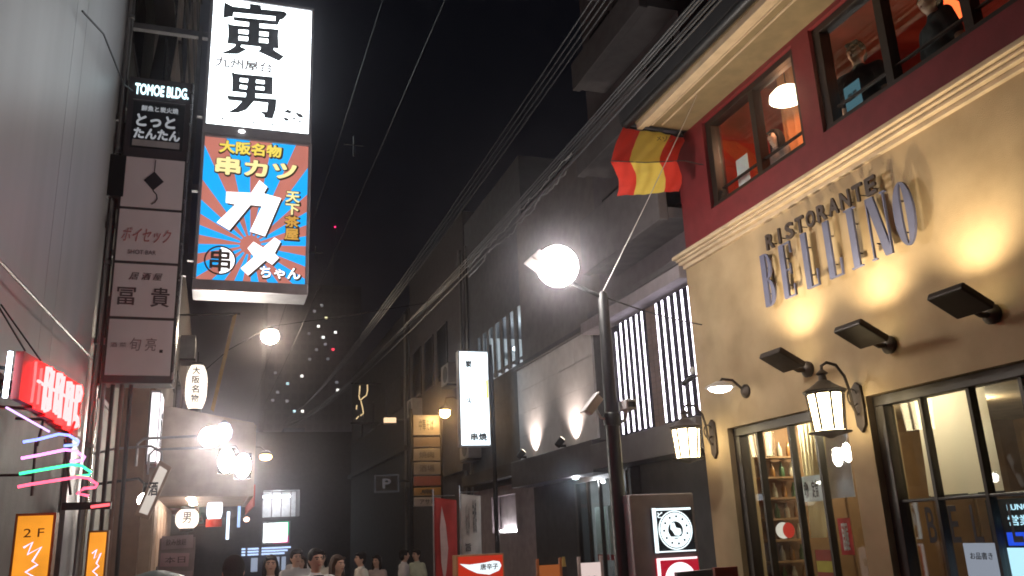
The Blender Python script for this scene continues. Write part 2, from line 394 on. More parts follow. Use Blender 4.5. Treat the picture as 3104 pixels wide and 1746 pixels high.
# porch lanterns on brackets
LPANE = emi('lantern_glass_warm', (1.0, 0.82, 0.48), 16, var=.06, scale=3)
for y, lab in ((5.72, 'large wrought bracket lantern on the pier between the two shop windows'),
               (7.98, 'smaller looking bracket lantern at the far corner of the stucco wall')):
    L = thing('wall_lantern', lab, 'lantern', (5.0, y, 2.3), 'bracket lanterns on the restaurant front')
    cx = 4.66; R0 = .15
    n = 8
    fr = MB()
    for k in range(n):
        a = 2*math.pi*(k+.5)/n
        fr.cyl((cx + R0*.82*math.cos(a), y + R0*.82*math.sin(a), 2.35), (cx + R0*math.cos(a), y + R0*math.sin(a), 2.645), .011, seg=6)
    fr.lathe([(.155, 0), (.16, .015), (.15, .02)], (cx, y, 2.64), 24)
    obj('frame', fr, DARKBR, L)
    obj('base', MB().lathe([(.02, -.045), (.05, -.03), (.10, -.018), (.165, -.006), (.17, .004), (.13, .012)], (cx, y, 2.335), 24), DARKBR, L)
    obj('glass_shade', MB().lathe([(.115, 0), (.118, .003), (.14, .289), (.137, .292)], (cx, y, 2.35), 24), LPANE, L)
    obj('cap', MB().lathe([(.17, 0), (.175, .012), (.13, .035), (.07, .075), (.055, .09), (.035, .10), (.03, .14), (.05, .155), (.03, .175), (.012, .19)], (cx, y, 2.66), 24), DARKBR, L)
    obj('bracket_arm', MB().tube([(cx, y, 2.83), (cx + .005, y, 2.88), (cx + .06, y, 2.91), (cx + .15, y, 2.89), (cx + .22, y, 2.80), (cx + .25, y, 2.68), (cx + .26, y, 2.55), (cx + .29, y, 2.48), (cx + .34, y, 2.5)], .013), DARKBR, L)
    sc = [(cx + .27 + .05*math.cos(t), y, 2.62 + .07*math.sin(t)) for t in [i*.5 for i in range(12)]]
    obj('scroll', MB().tube(sc, .008, 6), DARKBR, L)
    pl = MB(); pl.prism([(-.05, -.16), (0, -.22), (.05, -.16), (.06, 0), (.05, .16), (0, .2), (-.05, .16), (-.06, 0)], lambda a, b, d: (4.97 + d, y + a, 2.55 + b), 0, .03)
    obj('back_plate', pl, DARKBR, L, bev=.006)
# round dish lamp
dl = thing('dish_wall_lamp', 'glowing white dish lamp on stucco wall above the far window', 'lamp', (5.0, 7.3, 2.95))
obj('shade', MB().lathe([(.05, .05), (.13, .012), (.15, -.002), (.145, -.01)], (4.7, 7.3, 2.98), 24), mat('dish_enamel', (.5, .45, .4), .4), dl)
obj('bulb', MB().lathe([(.12, 0), (.1, -.025), (.05, -.045), (.01, -.05)], (4.7, 7.3, 2.97), 20), emi('dish_bulb', (1, .93, .8), 14), dl)
obj('arm', MB().tube([(4.7, 7.3, 3.02), (4.73, 7.3, 3.06), (4.85, 7.3, 3.05), (4.97, 7.3, 2.95)], .014), DARKBR, dl)
obj('wall_mount', MB().lathe([(.07, 0), (.07, -.02), (.03, -.05), (.01, -.055)], (5.0, 7.3, 2.94), 16, 'x'), DARKBR, dl)
# small security camera at the far corner of the wall
sc_ = thing('corner_camera', 'small dark security camera on the far edge of the restaurant wall', 'camera', (5.0, 8.22, 3.2))
obj('body', MB().cyl((4.96, 8.24, 3.26), (4.86, 8.3, 3.18), .035, .03, 14), BLACK, sc_)
obj('dome', MB().ell((4.97, 8.24, 3.33), (.035, .035, .045)), mat('camera_white', (.6, .6, .6), .4), sc_)
obj('mount', MB().cyl((5.02, 8.2, 3.27), (4.93, 8.26, 3.24), .014, seg=8), BLACK, sc_)

# inside the ground floor
CURT = cloth_mat('sheer_curtain', (.85, .78, .58))
def curtain(name, label, y0, y1, z0, z1, x, m, amp=.03, waves=7, sweep=0.0):
    b = MB(); n = 60; vs = []; rows = 10
    for j in range(rows + 1):
        for i in range(n + 1):
            t = i / n; q = j / rows
            yy = y0 + (y1 - y0) * (t * (1 - sweep * (1 - q) ** 1.5))
            vs.append((x + amp * math.sin(t * waves * 6.283) * (0.6 + .4 * (1 - q)), yy, z0 + (z1 - z0) * q))
    fs = [(j*(n+1)+i, j*(n+1)+i+1, (j+1)*(n+1)+i+1, (j+1)*(n+1)+i) for j in range(rows) for i in range(n)]
    b.add(vs, fs); b.smooth = True
    o = obj(name, b, m, loc=(x, (y0 + y1)/2, z1))
    return tag(o, label, 'curtain')
curtain('gathered_curtain', 'pale gathered curtain swept aside in the far shop window', 7.36, 6.95, 1.5, 2.60, 5.6, CURT, sweep=.5)
def blind(name, label, y0, y1, z0, z1, x, m):
    t_ = thing(name, label, 'blind', (x, (y0 + y1)/2, z1))
    b = MB(); n = 12
    vs = [(x + .012*math.sin(q*3.1*k/12 + k) , yy, z0 + (z1 - z0)*q) for k in range(n + 1) for yy in [y0 + (y1 - y0)*k/n] for q in (0, .33, .66, 1)]
    b.add(vs, [(k*4 + i, (k+1)*4 + i, (k+1)*4 + i + 1, k*4 + i + 1) for k in range(n) for i in range(3)]); b.smooth = True
    obj('cloth', b, m, t_, smooth=True)
    obj('bottom_bar', bx(x - .008, x + .008, y0, y1, z0 - .012, z0 + .008), FRAMEM, t_); obj('roller', MB().cyl((x, y0, z1 + .01), (x, y1, z1 + .01), .02, seg=10), FRAMEM, t_)
blind('roller_blind', 'cream roller blind filling the top panes of the nearest shop window', 4.80, 5.50, 1.80, 2.58, 5.34, cloth_mat('blind_cream', (.80, .73, .62)))
blind('olive_blind', 'olive blind behind the nearest panes at the right edge', 3.0, 4.62, 1.80, 2.50, 5.5, cloth_mat('olive_cloth', (.36, .29, .15)))
WP = mat('white_paper', (.75, .74, .74), .7, var=.05)
INK = mat('dark_ink', (.03, .03, .035), .6)
def poster(name, label, y0, y1, z0, z1, x, m, cat='poster', lines=(), ink=INK):
    t_ = thing(name, label, cat, (x, (y0 + y1)/2, z0))
    obj('sheet', bx(x, x + .006, y0, y1, z0, z1), m, t_)
    for tx, yc, zc, w_, h_ in lines: text('lettering', tx, (x - .001, yc, zc), w_, h_, ink, t_, 'W', bold=.01, depth=.002)
    return t_
poster('paper_notice', 'white paper notice with handwritten menu taped inside the far window', 6.92, 6.60, 1.83, 2.06, 5.2, WP, 'notice', (('本日の', 6.83, 1.94, .06, .16), ('定食', 6.70, 1.94, .09, .16)))
poster('grey_screen_panel', 'plain lilac grey board hanging behind lantern in the far window', 7.20, 6.78, 1.86, 2.45, 5.7, mat('lilac_board', (.45, .42, .50), .6), 'board')
poster('red_shop_curtain', 'red cloth with white characters hanging low in the far window', 6.51, 6.35, 1.36, 1.67, 5.24, mat('red_cloth', (.5, .03, .03), .8), 'banner', (('居酒屋', 6.43, 1.515, .08, .24),), WP)
pl = thing('round_paper_figure', 'small white round figure with red rim inside the far window, made as a lantern', 'lantern', (5.4, 7.5, 1.5))  # stands for a small shop figure, built as a glowing paper globe
obj('paper_globe', MB().ell((5.4, 7.54, 1.58), (.07, .08, .08)), emi('paper_glow', (1, .85, .7), .8), pl)
obj('red_rim', MB().ell((5.4, 7.45, 1.58), (.06, .05, .075)), emi('red_paper_glow', (.8, .05, .03), .6), pl)
sh = thing('wall_shelf', 'stack of pale shelf boards with bottles behind the far window pane', 'shelf', (5.6, 7.85, 1.0))
for k in range(7):
    sb_ = obj('shelf_board', bx(5.36, 5.85, 7.72, 7.90, 1.05 + k*.21, 1.07 + k*.21), mat('shelf_wood', (.26, .15, .07), .5), sh)
    for q in range(4): obj('bottle', MB().lathe([(.028, 0), (.03, .01), (.028, .09), (.012, .12), (.012, .15)], (5.42 + q*.12, 7.8, 1.072 + k*.21), 10), mat('bottle_%d' % ((q + k) % 3), ((.25, .12, .04), (.06, .12, .06), (.45, .40, .32))[(q + k) % 3], .15), sb_)
mw = thing('menu_display', 'striped red and yellow menu card standing low in the far window', 'menu card', (5.35, 6.85, .8))
for k, cc in enumerate(((.4, .04, .03), (.6, .45, .06), (.4, .04, .03), (.7, .65, .5))):
    obj('stripe', bx(5.35, 5.36, 6.7, 7.02, 1.40 - (k+1)*.1, 1.40 - k*.1 - .003), mat('menu_stripe_%d' % k, cc, .6), mw)
BLU = emi('blue_screen', (.02, .09, .9), 1.0); CY = emi('pale_screen', (.55, .85, 1.0), 1.3)
ps = thing('lit_menu_screen', 'glowing blue and white menu screen in lower corner of near window', 'screen', (5.32, 4.7, .9))
obj('casing', bx(5.335, 5.38, 4.35, 4.98, .95, 1.75), BLACK, ps)
obj('blue_panel', bx(5.325, 5.335, 4.37, 4.84, 1.43, 1.52), BLU, ps)
obj('white_panel', bx(5.325, 5.335, 4.37, 4.86, 1.0, 1.415), CY, ps)
text('lettering', '営業中', (5.324, 4.66, 1.60), .28, .07, CY, ps, 'W', bold=.01)
text('lettering', 'LUNCH', (5.324, 4.68, 1.69), .22, .04, CY, ps, 'W', bold=.01)
poster('photo_menu_sheet', 'pale lit photo menu sheet low in the near window', 5.22, 4.92, 1.05, 1.45, 5.3, emi('menu_sheet_glow', (.6, .6, .72), .55), 'menu', (('お品書き', 5.07, 1.36, .2, .05),))
gl = thing('window_lettering', 'black serif letters BELLINO on the near window glass', 'lettering', (5.115, 4.6, 1.4))
for ch, y in zip('BELLINO', (5.34, 5.12, 4.92, 4.6, 4.4, 4.2, 3.95)):
    text('letter', ch, (5.114, y - .04, 1.59), .08, .26, INK, gl, 'W', bold=.01, depth=.002)
for y, lab, lx in ((7.5, 'far left', 5.75), (7.2, 'middle', 6.3), (6.45, 'near window', 7.09), (5.25, 'blind', 5.8)):
    d = thing('ceiling_downlight', {'far left': 'tiny bright ceiling light seen through leftmost pane of the far window', 'middle': 'tiny bright ceiling light seen in second pane of far window', 'near window': 'round ceiling downlight seen in the near window panes', 'blind': 'ceiling light glowing behind the cream roller blind'}[lab], 'light', (lx, y, 2.74), 'ceiling lights inside the restaurant')
    obj('trim', MB().lathe([(.06, 0), (.06, -.012), (.045, -.014)], (lx, y, 2.75), 18), DARKBR, d)
    obj('bulb', MB().lathe([(.042, 0), (.035, -.012), (.01, -.016)], (lx, y, 2.737), 14), emi('downlight', (1, .85, .6), 40), d)
    lamp('POINT', 'downlight_lamp', (lx, y, 2.66), d, 45 if lab in ('blind', 'far left') else 20, (1, .80, .52), .02)
# upper floor: lamp, curtain, table guests come later
ul = thing('upstairs_lamp', 'bright white curved lampshade glowing in the upstairs window', 'lamp', (5.9, 6.4, 5.6))
obj('shade', MB().lathe([(.03, .09), (.12, .06), (.18, .0), (.19, -.06), (.175, -.07)], (5.5, 6.66, 6.0), 24), emi('lampshade_glow', (1, .82, .6), 7), ul)
obj('cord', MB().cyl((5.5, 6.66, 6.08), (5.5, 6.66, 6.85), .006, seg=6), BLACK, ul)
lamp('POINT', 'upstairs_bulb', (5.5, 6.66, 5.9), ul, 18, (1, .42, .2), .02)
curtain('striped_upstairs_curtain', 'orange lit striped curtain beside the upstairs lamp', 7.35, 6.75, 5.6, 6.8, 5.95, mat('orange_curtain', (.75, .30, .12), .8), amp=.05, waves=4)
u2_ = thing('red_pendant', 'dim red pendant glowing in the nearer upstairs window', 'lamp', (6.2, 4.6, 5.8))
obj('shade', MB().lathe([(.04, .1), (.1, .02), (.12, -.08), (.1, -.09)], (6.4, 5.3, 6.3), 18), emi('red_shade_glow', (1, .12, .03), 3), u2_)
obj('cord', MB().cyl((6.4, 5.3, 6.39), (6.4, 5.3, 6.85), .006, seg=6), BLACK, u2_)
lamp('POINT', 'red_pendant_bulb', (6.4, 5.3, 6.15), u2_, 12, (1, .22, .08), .02)
poster('upstairs_white_sheet', 'blank white sheet leaning in the far upstairs window pane', 7.42, 7.2, 5.1, 5.55, 5.3, WP, 'sheet')
for y in (7.0, 6.1, 5.0):
    t_ = thing('dining_chair', {7.0: 'dark chair seen low in the far upstairs pane', 6.1: 'padded chair back below the upstairs lamp', 5.0: 'black chair back in the nearer upstairs window'}[y], 'chair', (5.8, y, 4.35), 'chairs upstairs')
    obj('seat', bx(5.6, 6.02, y - .2, y + .2, 4.76, 4.82), BLACK, t_, bev=.02)
    obj('backrest', MB().prism([(-.2, 0), (.2, 0), (.19, .38), (.1, .47), (-.1, .47), (-.19, .38)], lambda a, b, d: (5.6 + d, y + a, 4.86 + b), 0, .04), mat('chair_grey', (.10, .08, .08), .6), t_, bev=.012)
    for a in (5.62, 5.98):
        for q in (-.18, .18): obj('leg', bx(a - .018, a + .018, y + q - .018, y + q + .018, 4.35, 4.76), BLACK, t_)
po = poster('blue_window_sticker', 'pale blue lit poster low in nearer upstairs window', 5.56, 5.36, 5.15, 5.42, 5.22, emi('blue_poster_glow', (.25, .5, .6), .3), 'poster', (('営業', 5.46, 5.3, .12, .08),))

# the red-yellow-red flag slung out from the eave corner
fl = thing('striped_flag', 'red and yellow striped cloth flag hanging folded over a wire by the eave', 'flag', (4.6, 7.8, 5.2))
top = [(4.22, 7.98, 6.12), (4.50, 7.98, 6.11), (4.88, 7.98, 6.08), (5.02, 7.98, 6.08)]
TL, TR, ML, MR, BL_, BR_ = Vector((4.22, 7.95, 6.10)), Vector((5.04, 7.95, 6.06)), Vector((3.88, 7.65, 5.50)), Vector((4.68, 7.65, 5.58)), Vector((3.96, 7.75, 5.14)), Vector((4.74, 7.75, 5.27))
def cloth(u0, u1, m, nm):
    b = MB(); n = 16; k = 30; vs = []
    for j in range(k + 1):
        q = j / k
        for i in range(n + 1):
            u = u0 + (u1 - u0) * i / n
            if q <= .5: a, c_, s = TL.lerp(TR, u), ML.lerp(MR, u), q / .5
            else: a, c_, s = ML.lerp(MR, u), BL_.lerp(BR_, u), (q - .5) / .5
            p = a.lerp(c_, s)
            p.x += .05 * math.sin(s * math.pi) * (1 if q > .5 else -.6); p.y += .03 * math.sin(u * 9 + q * 4) * .5 + .008 * math.sin(u * 31 + q * 13) + .004 * math.sin(q * 40 + u * 7)
            p.z -= .03 * math.sin(s * math.pi) * (1 if q <= .5 else 0)
            vs.append(p)
    fs = [(j*(n+1)+i, j*(n+1)+i+1, (j+1)*(n+1)+i+1, (j+1)*(n+1)+i) for j in range(k) for i in range(n)]
    b.add(vs, fs); b.smooth = True
    return obj(nm, b, m, fl, smooth=True)
FR = cloth_mat('flag_red', (.78, .05, .03)); FY = cloth_mat('flag_yellow', (.88, .68, .13))
cloth(0, .27, FR, 'red_stripe'); cloth(.27, .74, FY, 'yellow_stripe'); cloth(.74, 1.0, FR, 'red_stripe')
text('lettering', 'メゾン', (4.66, 7.80, 5.93), .22, .07, mat('faded_ink', (.12, .06, .03), .7), fl, 'S', depth=.002)
obj('hanging_wire', MB().tube([ML + Vector((-.02, -.01, 0)), (ML + MR)/2 + Vector((0, -.02, -.02)), MR + Vector((.1, -.01, .02)), Vector((5.02, 7.6, 5.55))], .006, 6), WIREM, fl)
obj('rod', MB().cyl((4.2, 7.96, 6.115), (5.06, 7.96, 6.075), .012, seg=8), BLACK, fl)

# ================================================================== RIGHT: the block with the light strips
PURP = mat('plum_grey_render', (0.10, 0.085, 0.095), 0.75, bump=.2)
CONC = mat('grey_concrete_band', (0.09, 0.083, 0.088), 0.75, bump=.25, bscale=30)
DKW = mat('dark_wall', (0.035, 0.033, 0.034), 0.7, bump=.2)
LED = emi('led_strip_white', (0.93, 0.87, 1.0), 6.0)
sb = thing('banded_building', 'tall grey building with concrete bands and white vertical light strips', 'building', (5.2, 9.7, 0))
obj('wall', bx(5.3, 11, 8.25, 11.15, 2.5, 11.5), PURP, sb)
obj('strip_backing', bx(5.2, 5.3, 8.26, 11.1, 2.82, 4.42), mat('strip_backing', (.035, .026, .05), .6), sb)
for y in (10.38, 10.22, 10.06, 9.90, 9.74, 9.59, 9.19, 9.03, 8.87, 8.71, 8.55, 8.39):
    ch = obj('strip_channel', MB().box(5.12, 5.2, y - .021, y + .021, 2.87, 4.385), mat('strip_channel', (.03, .026, .04), .5, .1), sb)
    obj('light_strip', bx(5.114, 5.12, y - .019, y + .019, 2.88, 4.37 if y < 10.3 else 4.28), LED, ch)
BR = mat('brown_brick', (.13, .085, .06), .8, bump=.3)
pier = obj('brick_pier', bx(5.14, 5.2, 9.27, 9.51, 2.86, 4.39), mat('mortar_dark', (.08, .065, .055), .9), sb)
bme = None
for k in range(22):
    for j in range(2):
        off = .06 if k % 2 else 0
        obj('brick', bx(5.13, 5.14, 9.275 + j*.12, 9.275 + (j+1)*.12 - .008, 2.865 + k*.069, 2.865 + k*.069 + .06), BR, pier)
obj('ledge', bx(4.93, 5.3, 8.25, 11.15, 4.42, 4.58), mat('lilac_ledge', (.26, .23, .25), .7), sb, bev=.01)
obj('upper_ledge', bx(5.05, 5.3, 8.25, 11.15, 4.66, 4.74), CONC, sb, bev=.01)
for z0, z1, y1 in ((5.13, 5.93, 10.55), (6.62, 7.12, 10.5), (8.0, 8.45, 10.45), (9.6, 10.05, 10.45)):
    b_ = obj('balcony_parapet', bx(4.75, 4.87, 8.25, y1, z0, z1), CONC, sb, bev=.01)
    obj('balcony_slab', bx(4.87, 5.3, 8.25, y1 - .01, z0 + .03, z0 + .16), CONC, b_)
    obj('balcony_end', bx(4.87, 5.3, y1 - .12, y1 - .005, z0 + .165, z1 - .006), CONC, b_)
for z0 in (5.3, 6.75, 8.1):
    for k in range(3):
        f = obj('window', bx(5.27, 5.3, 8.4 + k*.85, 9.12 + k*.85, z0 + .2, z0 + 1.15), FRAMEM, sb)
        obj('pane', bx(5.255, 5.27, 8.44 + k*.85, 9.08 + k*.85, z0 + .24, z0 + 1.11), PANED, f)
obj('shopfront_fascia', bx(4.95, 5.3, 8.25, 11.15, 2.47, 2.82), mat('dark_fascia', (.06, .052, .056), .5), sb, bev=.01)
obj('shopfront_wall', bx(5.5, 5.6, 8.25, 10.75, 0, 2.5), DKW, sb)
obj('shopfront_wall', bx(5.35, 5.6, 10.75, 10.85, 0, 2.5), DKW, sb)

# low block with the uplit panel wall
pb = thing('panel_wall_building', 'low building with pale square panels lit from below', 'building', (5.2, 12.9, 0))
obj('wall', bx(5.3, 11, 11.15, 14.75, 2.5, 7.6), mat('taupe_render', (.12, .10, .095), .8, bump=.2), pb)
obj('panel_backing', bx(5.2, 5.3, 11.3, 14.72, 2.9, 4.56), mat('panel_joint', (.16, .16, .165), .8), pb)
PANEL = mat('pale_stone_panel', (.58, .56, .57), .6, var=.06, bump=.08)
for j in range(4):
    for i in range(5):
        y0 = 11.32 + i*.68; z0 = 2.94 + j*.405
        obj('panel', bx(5.165 + random.uniform(0, .004), 5.2, y0 + .002, y0 + .678, z0 + .002, z0 + .403), PANEL, pb)
obj('coping', bx(5.1, 5.3, 11.2, 14.75, 4.565, 4.64), DKW, pb)
obj('fascia', bx(4.98, 5.3, 11.15, 14.75, 2.45, 2.9), mat('dark_fascia', (.06, .052, .056), .5), pb, bev=.01)
obj('shopfront_wall', bx(5.4, 5.55, 12.75, 14.75, 0, 2.45), DKW, pb)
gd = obj('entrance_door', MB().box(5.34, 5.42, 10.88, 10.94, 0, 2.45).box(5.34, 5.42, 12.66, 12.74, 0, 2.45).box(5.34, 5.42, 10.94, 12.66, 2.38, 2.45), FRAMEM, pb)
for a, b in ((10.94, 11.36), (11.40, 11.80), (11.84, 12.24), (12.28, 12.66)):
    obj('pane', bx(5.37, 5.376, a, b, 0.05, 2.38), PANE, gd)
    obj('stile', bx(5.35, 5.40, b, b + .04, 0.02, 2.38), FRAMEM, gd)
obj('entrance_room_wall', MB().box(7.2, 7.3, 10.85, 12.75, 0, 2.6).box(5.6, 7.2, 10.78, 10.84, 0, 2.6).box(5.6, 7.2, 12.76, 12.82, 0, 2.6), mat('room_grey', (.35, .34, .33), .8), pb)
for i, (a, b) in enumerate(((11.84, 12.24), (11.42, 11.78))):
    t_ = thing('white_door_banner', ('white banner with red hem in far door pane of dark shopfront', 'white banner with red hem in near door pane of dark shopfront')[i], 'banner', (5.45, (a+b)/2, 1.3), 'white banners behind the dark shopfront glass')
    obj('cloth', bx(5.45, 5.456, a, b, 1.32, 2.0), mat('banner_white', (.55, .58, .55), .8), t_)
    obj('red_hem', bx(5.45, 5.457, a, b, 1.24, 1.318), mat('hem_red', (.45, .02, .02), .8), t_)
    if i: text('lettering', '営業中', (5.448, (a+b)/2, 1.62), .07, .3, INK, t_, 'W')
rl = thing('entrance_downlight', 'small round light glowing in the dark shopfront entrance', 'light', (5.15, 12.2, 2.44))
obj('bulb', MB().lathe([(.05, 0), (.045, -.02), (.01, -.03)], (5.15, 12.2, 2.445), 14), emi('entry_bulb', (.9, .95, 1), 6), rl)
lamp('POINT', 'entrance_lamp', (5.15, 12.2, 2.38), rl, 14, (.9, .95, 1), .03)
lamp('POINT', 'hall_lamp', (6.3, 11.7, 2.3), rl, 25, (.9, .95, 1), .03)
for i, (y, lab) in enumerate(((12.15, 'black uplight at the foot of the pale panels, nearer one'), (13.95, 'black uplight at the foot of the pale panels, farther one'))):
    u_ = thing('panel_uplight', lab, 'uplight', (4.98, y, 2.9), 'uplights under the pale panels')
    obj('housing', MB().cyl((4.86, y, 2.92), (4.95, y, 3.02), .05, .055, 14), BLACK, u_)
    obj('bracket', bx(4.9, 5.0, y - .015, y + .015, 2.9, 2.94), BLACK, u_)
    obj('lens', MB().cyl((4.951, y, 3.021), (4.955, y, 3.025), .046, seg=14), emi('uplight_lens', (1, .85, .65), 8), u_)
    lamp('SPOT', 'uplight_lamp', (5.03, y - .05, 2.95), u_, 120, (1, .82, .70), .02, aim=(5.14, y - .06, 3.7), spot=R(110), blend=1.0)
# building with tall slot windows
fb = thing('slot_window_building', 'dark building with a row of tall narrow lit windows upstairs', 'building', (5.4, 17, 0))
obj('wall', MB().box(5.42, 11, 14.78, 18.9, 5.95, 9.0).box(5.42, 11, 14.78, 18.9, 2.6, 4.82).box(5.42, 5.6, 18.0, 18.9, 4.82, 5.95).box(5.6, 11, 14.78, 18.9, 4.82, 4.9).box(7.0, 11, 14.8, 18.9, 4.9, 5.95).box(5.6, 7.0, 18.0, 18.9, 4.9, 5.95), mat('blue_grey_render', (.055, .06, .07), .75, bump=.2), fb)
obj('slot_room', MB().box(6.9, 7.0, 14.8, 18.0, 4.9, 5.95).box(5.6, 6.9, 17.95, 17.99, 4.9, 5.95), mat('slot_room_grey', (.4, .42, .44), .8), fb)
for k in range(7):
    y0 = 14.80 + k*.46
    obj('window_fin', bx(5.40, 5.43, y0, y0 + .19, 4.83, 5.95), mat('fin_dark', (.04, .042, .047), .6), fb)
    f = obj('window', bx(5.41, 5.5, y0 + .19, y0 + .46, 4.9, 4.94), FRAMEM, fb)
    obj('pane', bx(5.412, 5.418, y0 + .19, y0 + .46, 4.94, 5.95), PANE, f)
lt = thing('slot_room_light', 'ceiling lights seen through the tall slot windows', 'light', (6.2, 16.3, 5.9))
for k in range(3): obj('bulb', MB().ell((6.1, 15.2 + k*1.1, 5.6), (.07, .07, .05)), emi('slot_bulb', (.95, .95, 1), 6), lt)
lamp('POINT', 'slot_room_lamp', (6.1, 16.3, 5.7), lt, 150, (.95, .97, 1), .05)
obj('lower_wall', MB().box(5.42, 5.6, 14.78, 15.85, 0, 2.6).box(5.42, 5.6, 17.4, 18.9, 0, 2.6).box(5.42, 5.6, 15.85, 17.4, 2.42, 2.6).box(5.42, 5.6, 15.85, 17.4, 0, 1.7), mat('lower_grey', (.34, .29, .31), .8, bump=.2), fb)
obj('niche_wall', bx(5.62, 5.7, 15.85, 17.4, 1.7, 2.42), mat('niche_white', (.7, .66, .68), .6), fb)
obj('fascia', bx(5.2, 5.6, 14.8, 18.9, 2.72, 2.95), DKW, fb)
nu = thing('niche_light', 'glowing light along the bottom of the pale shopfront niche', 'light', (5.56, 16.6, 1.72))
obj('tube', MB().cyl((5.56, 16.0, 1.735), (5.56, 17.25, 1.735), .025, seg=10), emi('niche_tube', (1, .93, .95), 22), nu)
# tall white vertical sign on a pole
vs_ = thing('vertical_light_box', 'tall glowing white vertical light box sign on a dark pole', 'sign', (5.05, 16.0, 0))
obj('casing', bx(4.38, 5.0, 15.93, 16.12, 3.32, 5.2), mat('sign_edge_white', (.5, .52, .55), .4), vs_, bev=.008)
obj('face', bx(4.405, 4.975, 15.925, 15.93, 3.345, 5.175), emi('vertical_sign_white', (.80, .93, 1.0), 3.6), vs_)
obj('yellow_stripe', bx(4.93, 4.97, 15.92, 15.924, 4.25, 4.62), emi('sign_yellow', (1, .85, .1), 1.3), vs_)
VI = mat('vertical_sign_marks', (.03, .04, .05), .5)
for tx, zc, hh in (('炭', 4.93, .12), ('火', 4.2, .10), ('串焼', 3.50, .12)): text('lettering', tx, (4.58 if zc > 4 else 4.75, 15.92, zc), .15 if len(tx) < 2 else .34, hh*1.35, VI, vs_, 'S', bold=.05)
obj('pole', MB().cyl((5.08, 16.03, 0), (5.08, 16.03, 5.35), .045, seg=12), BLACK, vs_)
obj('bracket', MB().cyl((4.95, 16.03, 3.6), (5.08, 16.03, 3.6), .03, seg=8).cyl((4.95, 16.03, 4.9), (5.08, 16.03, 4.9), .03, seg=8), BLACK, vs_)

# dark shop block with a stack of small signs
db = thing('dark_shop_building', 'dark building beside the stack of small hanging signs', 'building', (5.4, 22, 0))
obj('wall', bx(5.4, 11, 18.95, 25.2, 0, 9.4), mat('brown_black_render', (.05, .043, .045), .8, bump=.2), db)
for k in range(3):
    f = obj('window', bx(5.36, 5.4, 20.6 + k*1.5, 21.6 + k*1.5, 5.6, 7.0), FRAMEM, db)
    obj('pane', bx(5.345, 5.36, 20.66 + k*1.5, 21.54 + k*1.5, 5.66, 6.94), PANED, f)
obj('ledge', bx(5.25, 5.4, 18.95, 25.2, 3.1, 3.25), DKW, db)
ss = thing('sign_stack', 'stack of small shop signs hung one above another, top one lit orange', 'sign', (5.0, 20, 0))
obj('post', MB().cyl((5.03, 20.05, 0), (5.03, 20.05, 4.65), .04, seg=10), BLACK, ss)
obj('post', MB().cyl((4.30, 20.05, 0), (4.30, 20.05, 4.65), .04, seg=10), BLACK, ss)
stack = ((4.02, 4.50, (.45, .40, .36), '中華そば', .9), (3.74, 3.97, (.25, .20, .18), '', 0), (3.42, 3.70, (.30, .27, .26), '焼肉', 0), (3.10, 3.38, (.28, .26, .28), '酒場', 0), (2.84, 3.06, (.35, .10, .06), '', 0), (2.62, 2.80, (.50, .30, .07), '鳥', 0), (2.38, 2.58, (.55, .50, .52), 'アサヒ', 0))
for z0, z1, cc, tx, e_ in stack:
    b_ = obj('sign_board', bx(4.34, 4.99, 19.98, 20.08, z0, z1), mat('stack_%d' % int(z0*100), tuple(q*.55 for q in cc), .3), ss, bev=.006)
    if tx: text('lettering', tx, (4.66, 19.977, (z0+z1)/2), .36, (z1 - z0)*.55, INK, b_, 'S', bold=.01)
sl = thing('orange_wall_lamp', 'orange glowing shaded lamp beside the white vertical light box', 'lamp', (5.35, 19.2, 4.4))
obj('shade', MB().lathe([(.03, .14), (.10, .08), (.17, 0), (.165, -.01)], (4.95, 19.3, 4.52), 18), DARKBR, sl)
obj('bulb', MB().ell((4.95, 19.3, 4.45), (.12, .12, .11)), emi('orange_bulb', (1, .58, .20), 150), sl)
obj('arm', MB().tube([(4.95, 19.3, 4.66), (4.98, 19.3, 4.8), (5.15, 19.28, 4.82), (5.4, 19.25, 4.7)], .018), DARKBR, sl)
# parking block
pk = thing('parking_building', 'dark windowless parking building with a small P sign', 'building', (5.4, 30, 0))
obj('wall', bx(5.35, 12, 25.25, 37, 0, 8.6), mat('parking_black', (.035, .034, .037), .8, bump=.2), pk)
for k in range(4): obj('louvre', bx(5.27, 5.35, 26 + k*2.6, 28.2 + k*2.6, 5.6, 6.6), DKW, pk)
obj('ledge', bx(5.2, 5.35, 25.25, 37, 4.2, 4.35), DKW, pk)
pn = thing('parking_sign', 'small framed dark sign with a letter P on the parking building', 'sign', (4.95, 25, 3.0))
obj('board', bx(4.32, 4.95, 24.96, 25.02, 3.02, 3.44), mat('sign_slate', (.05, .05, .055), .4), pn)
obj('frame', MB().box(4.28, 4.32, 24.94, 25.03, 2.98, 3.48).box(4.95, 4.99, 24.94, 25.03, 2.98, 3.48).box(4.32, 4.95, 24.94, 25.03, 3.44, 3.48).box(4.32, 4.95, 24.94, 25.03, 2.98, 3.02), emi('frame_faint', (.5, .5, .55), .05), pn)
text('letter', 'P', (4.63, 24.955, 3.23), .24, .28, emi('p_glow', (.7, .65, .7), .09), pn, 'S', bold=.02)
obj('arm', MB().cyl((4.99, 25, 3.3), (5.36, 25.3, 3.3), .02, seg=8), BLACK, pn)
wlp = thing('walkway_lamp', 'small warm box lamp on the parking building wall', 'lamp', (5.2, 26, 5.1))
obj('housing', bx(4.72, 5.14, 25.9, 26.05, 5.06, 5.1), BLACK, wlp); obj('diffuser', bx(4.74, 5.1, 25.89, 26.04, 5.1, 5.26), emi('walk_lamp', (1, .68, .4), 1.3), wlp)
obj('arm', MB().cyl((5.1, 26, 5.2), (5.36, 26, 5.2), .02, seg=8), BLACK, wlp)
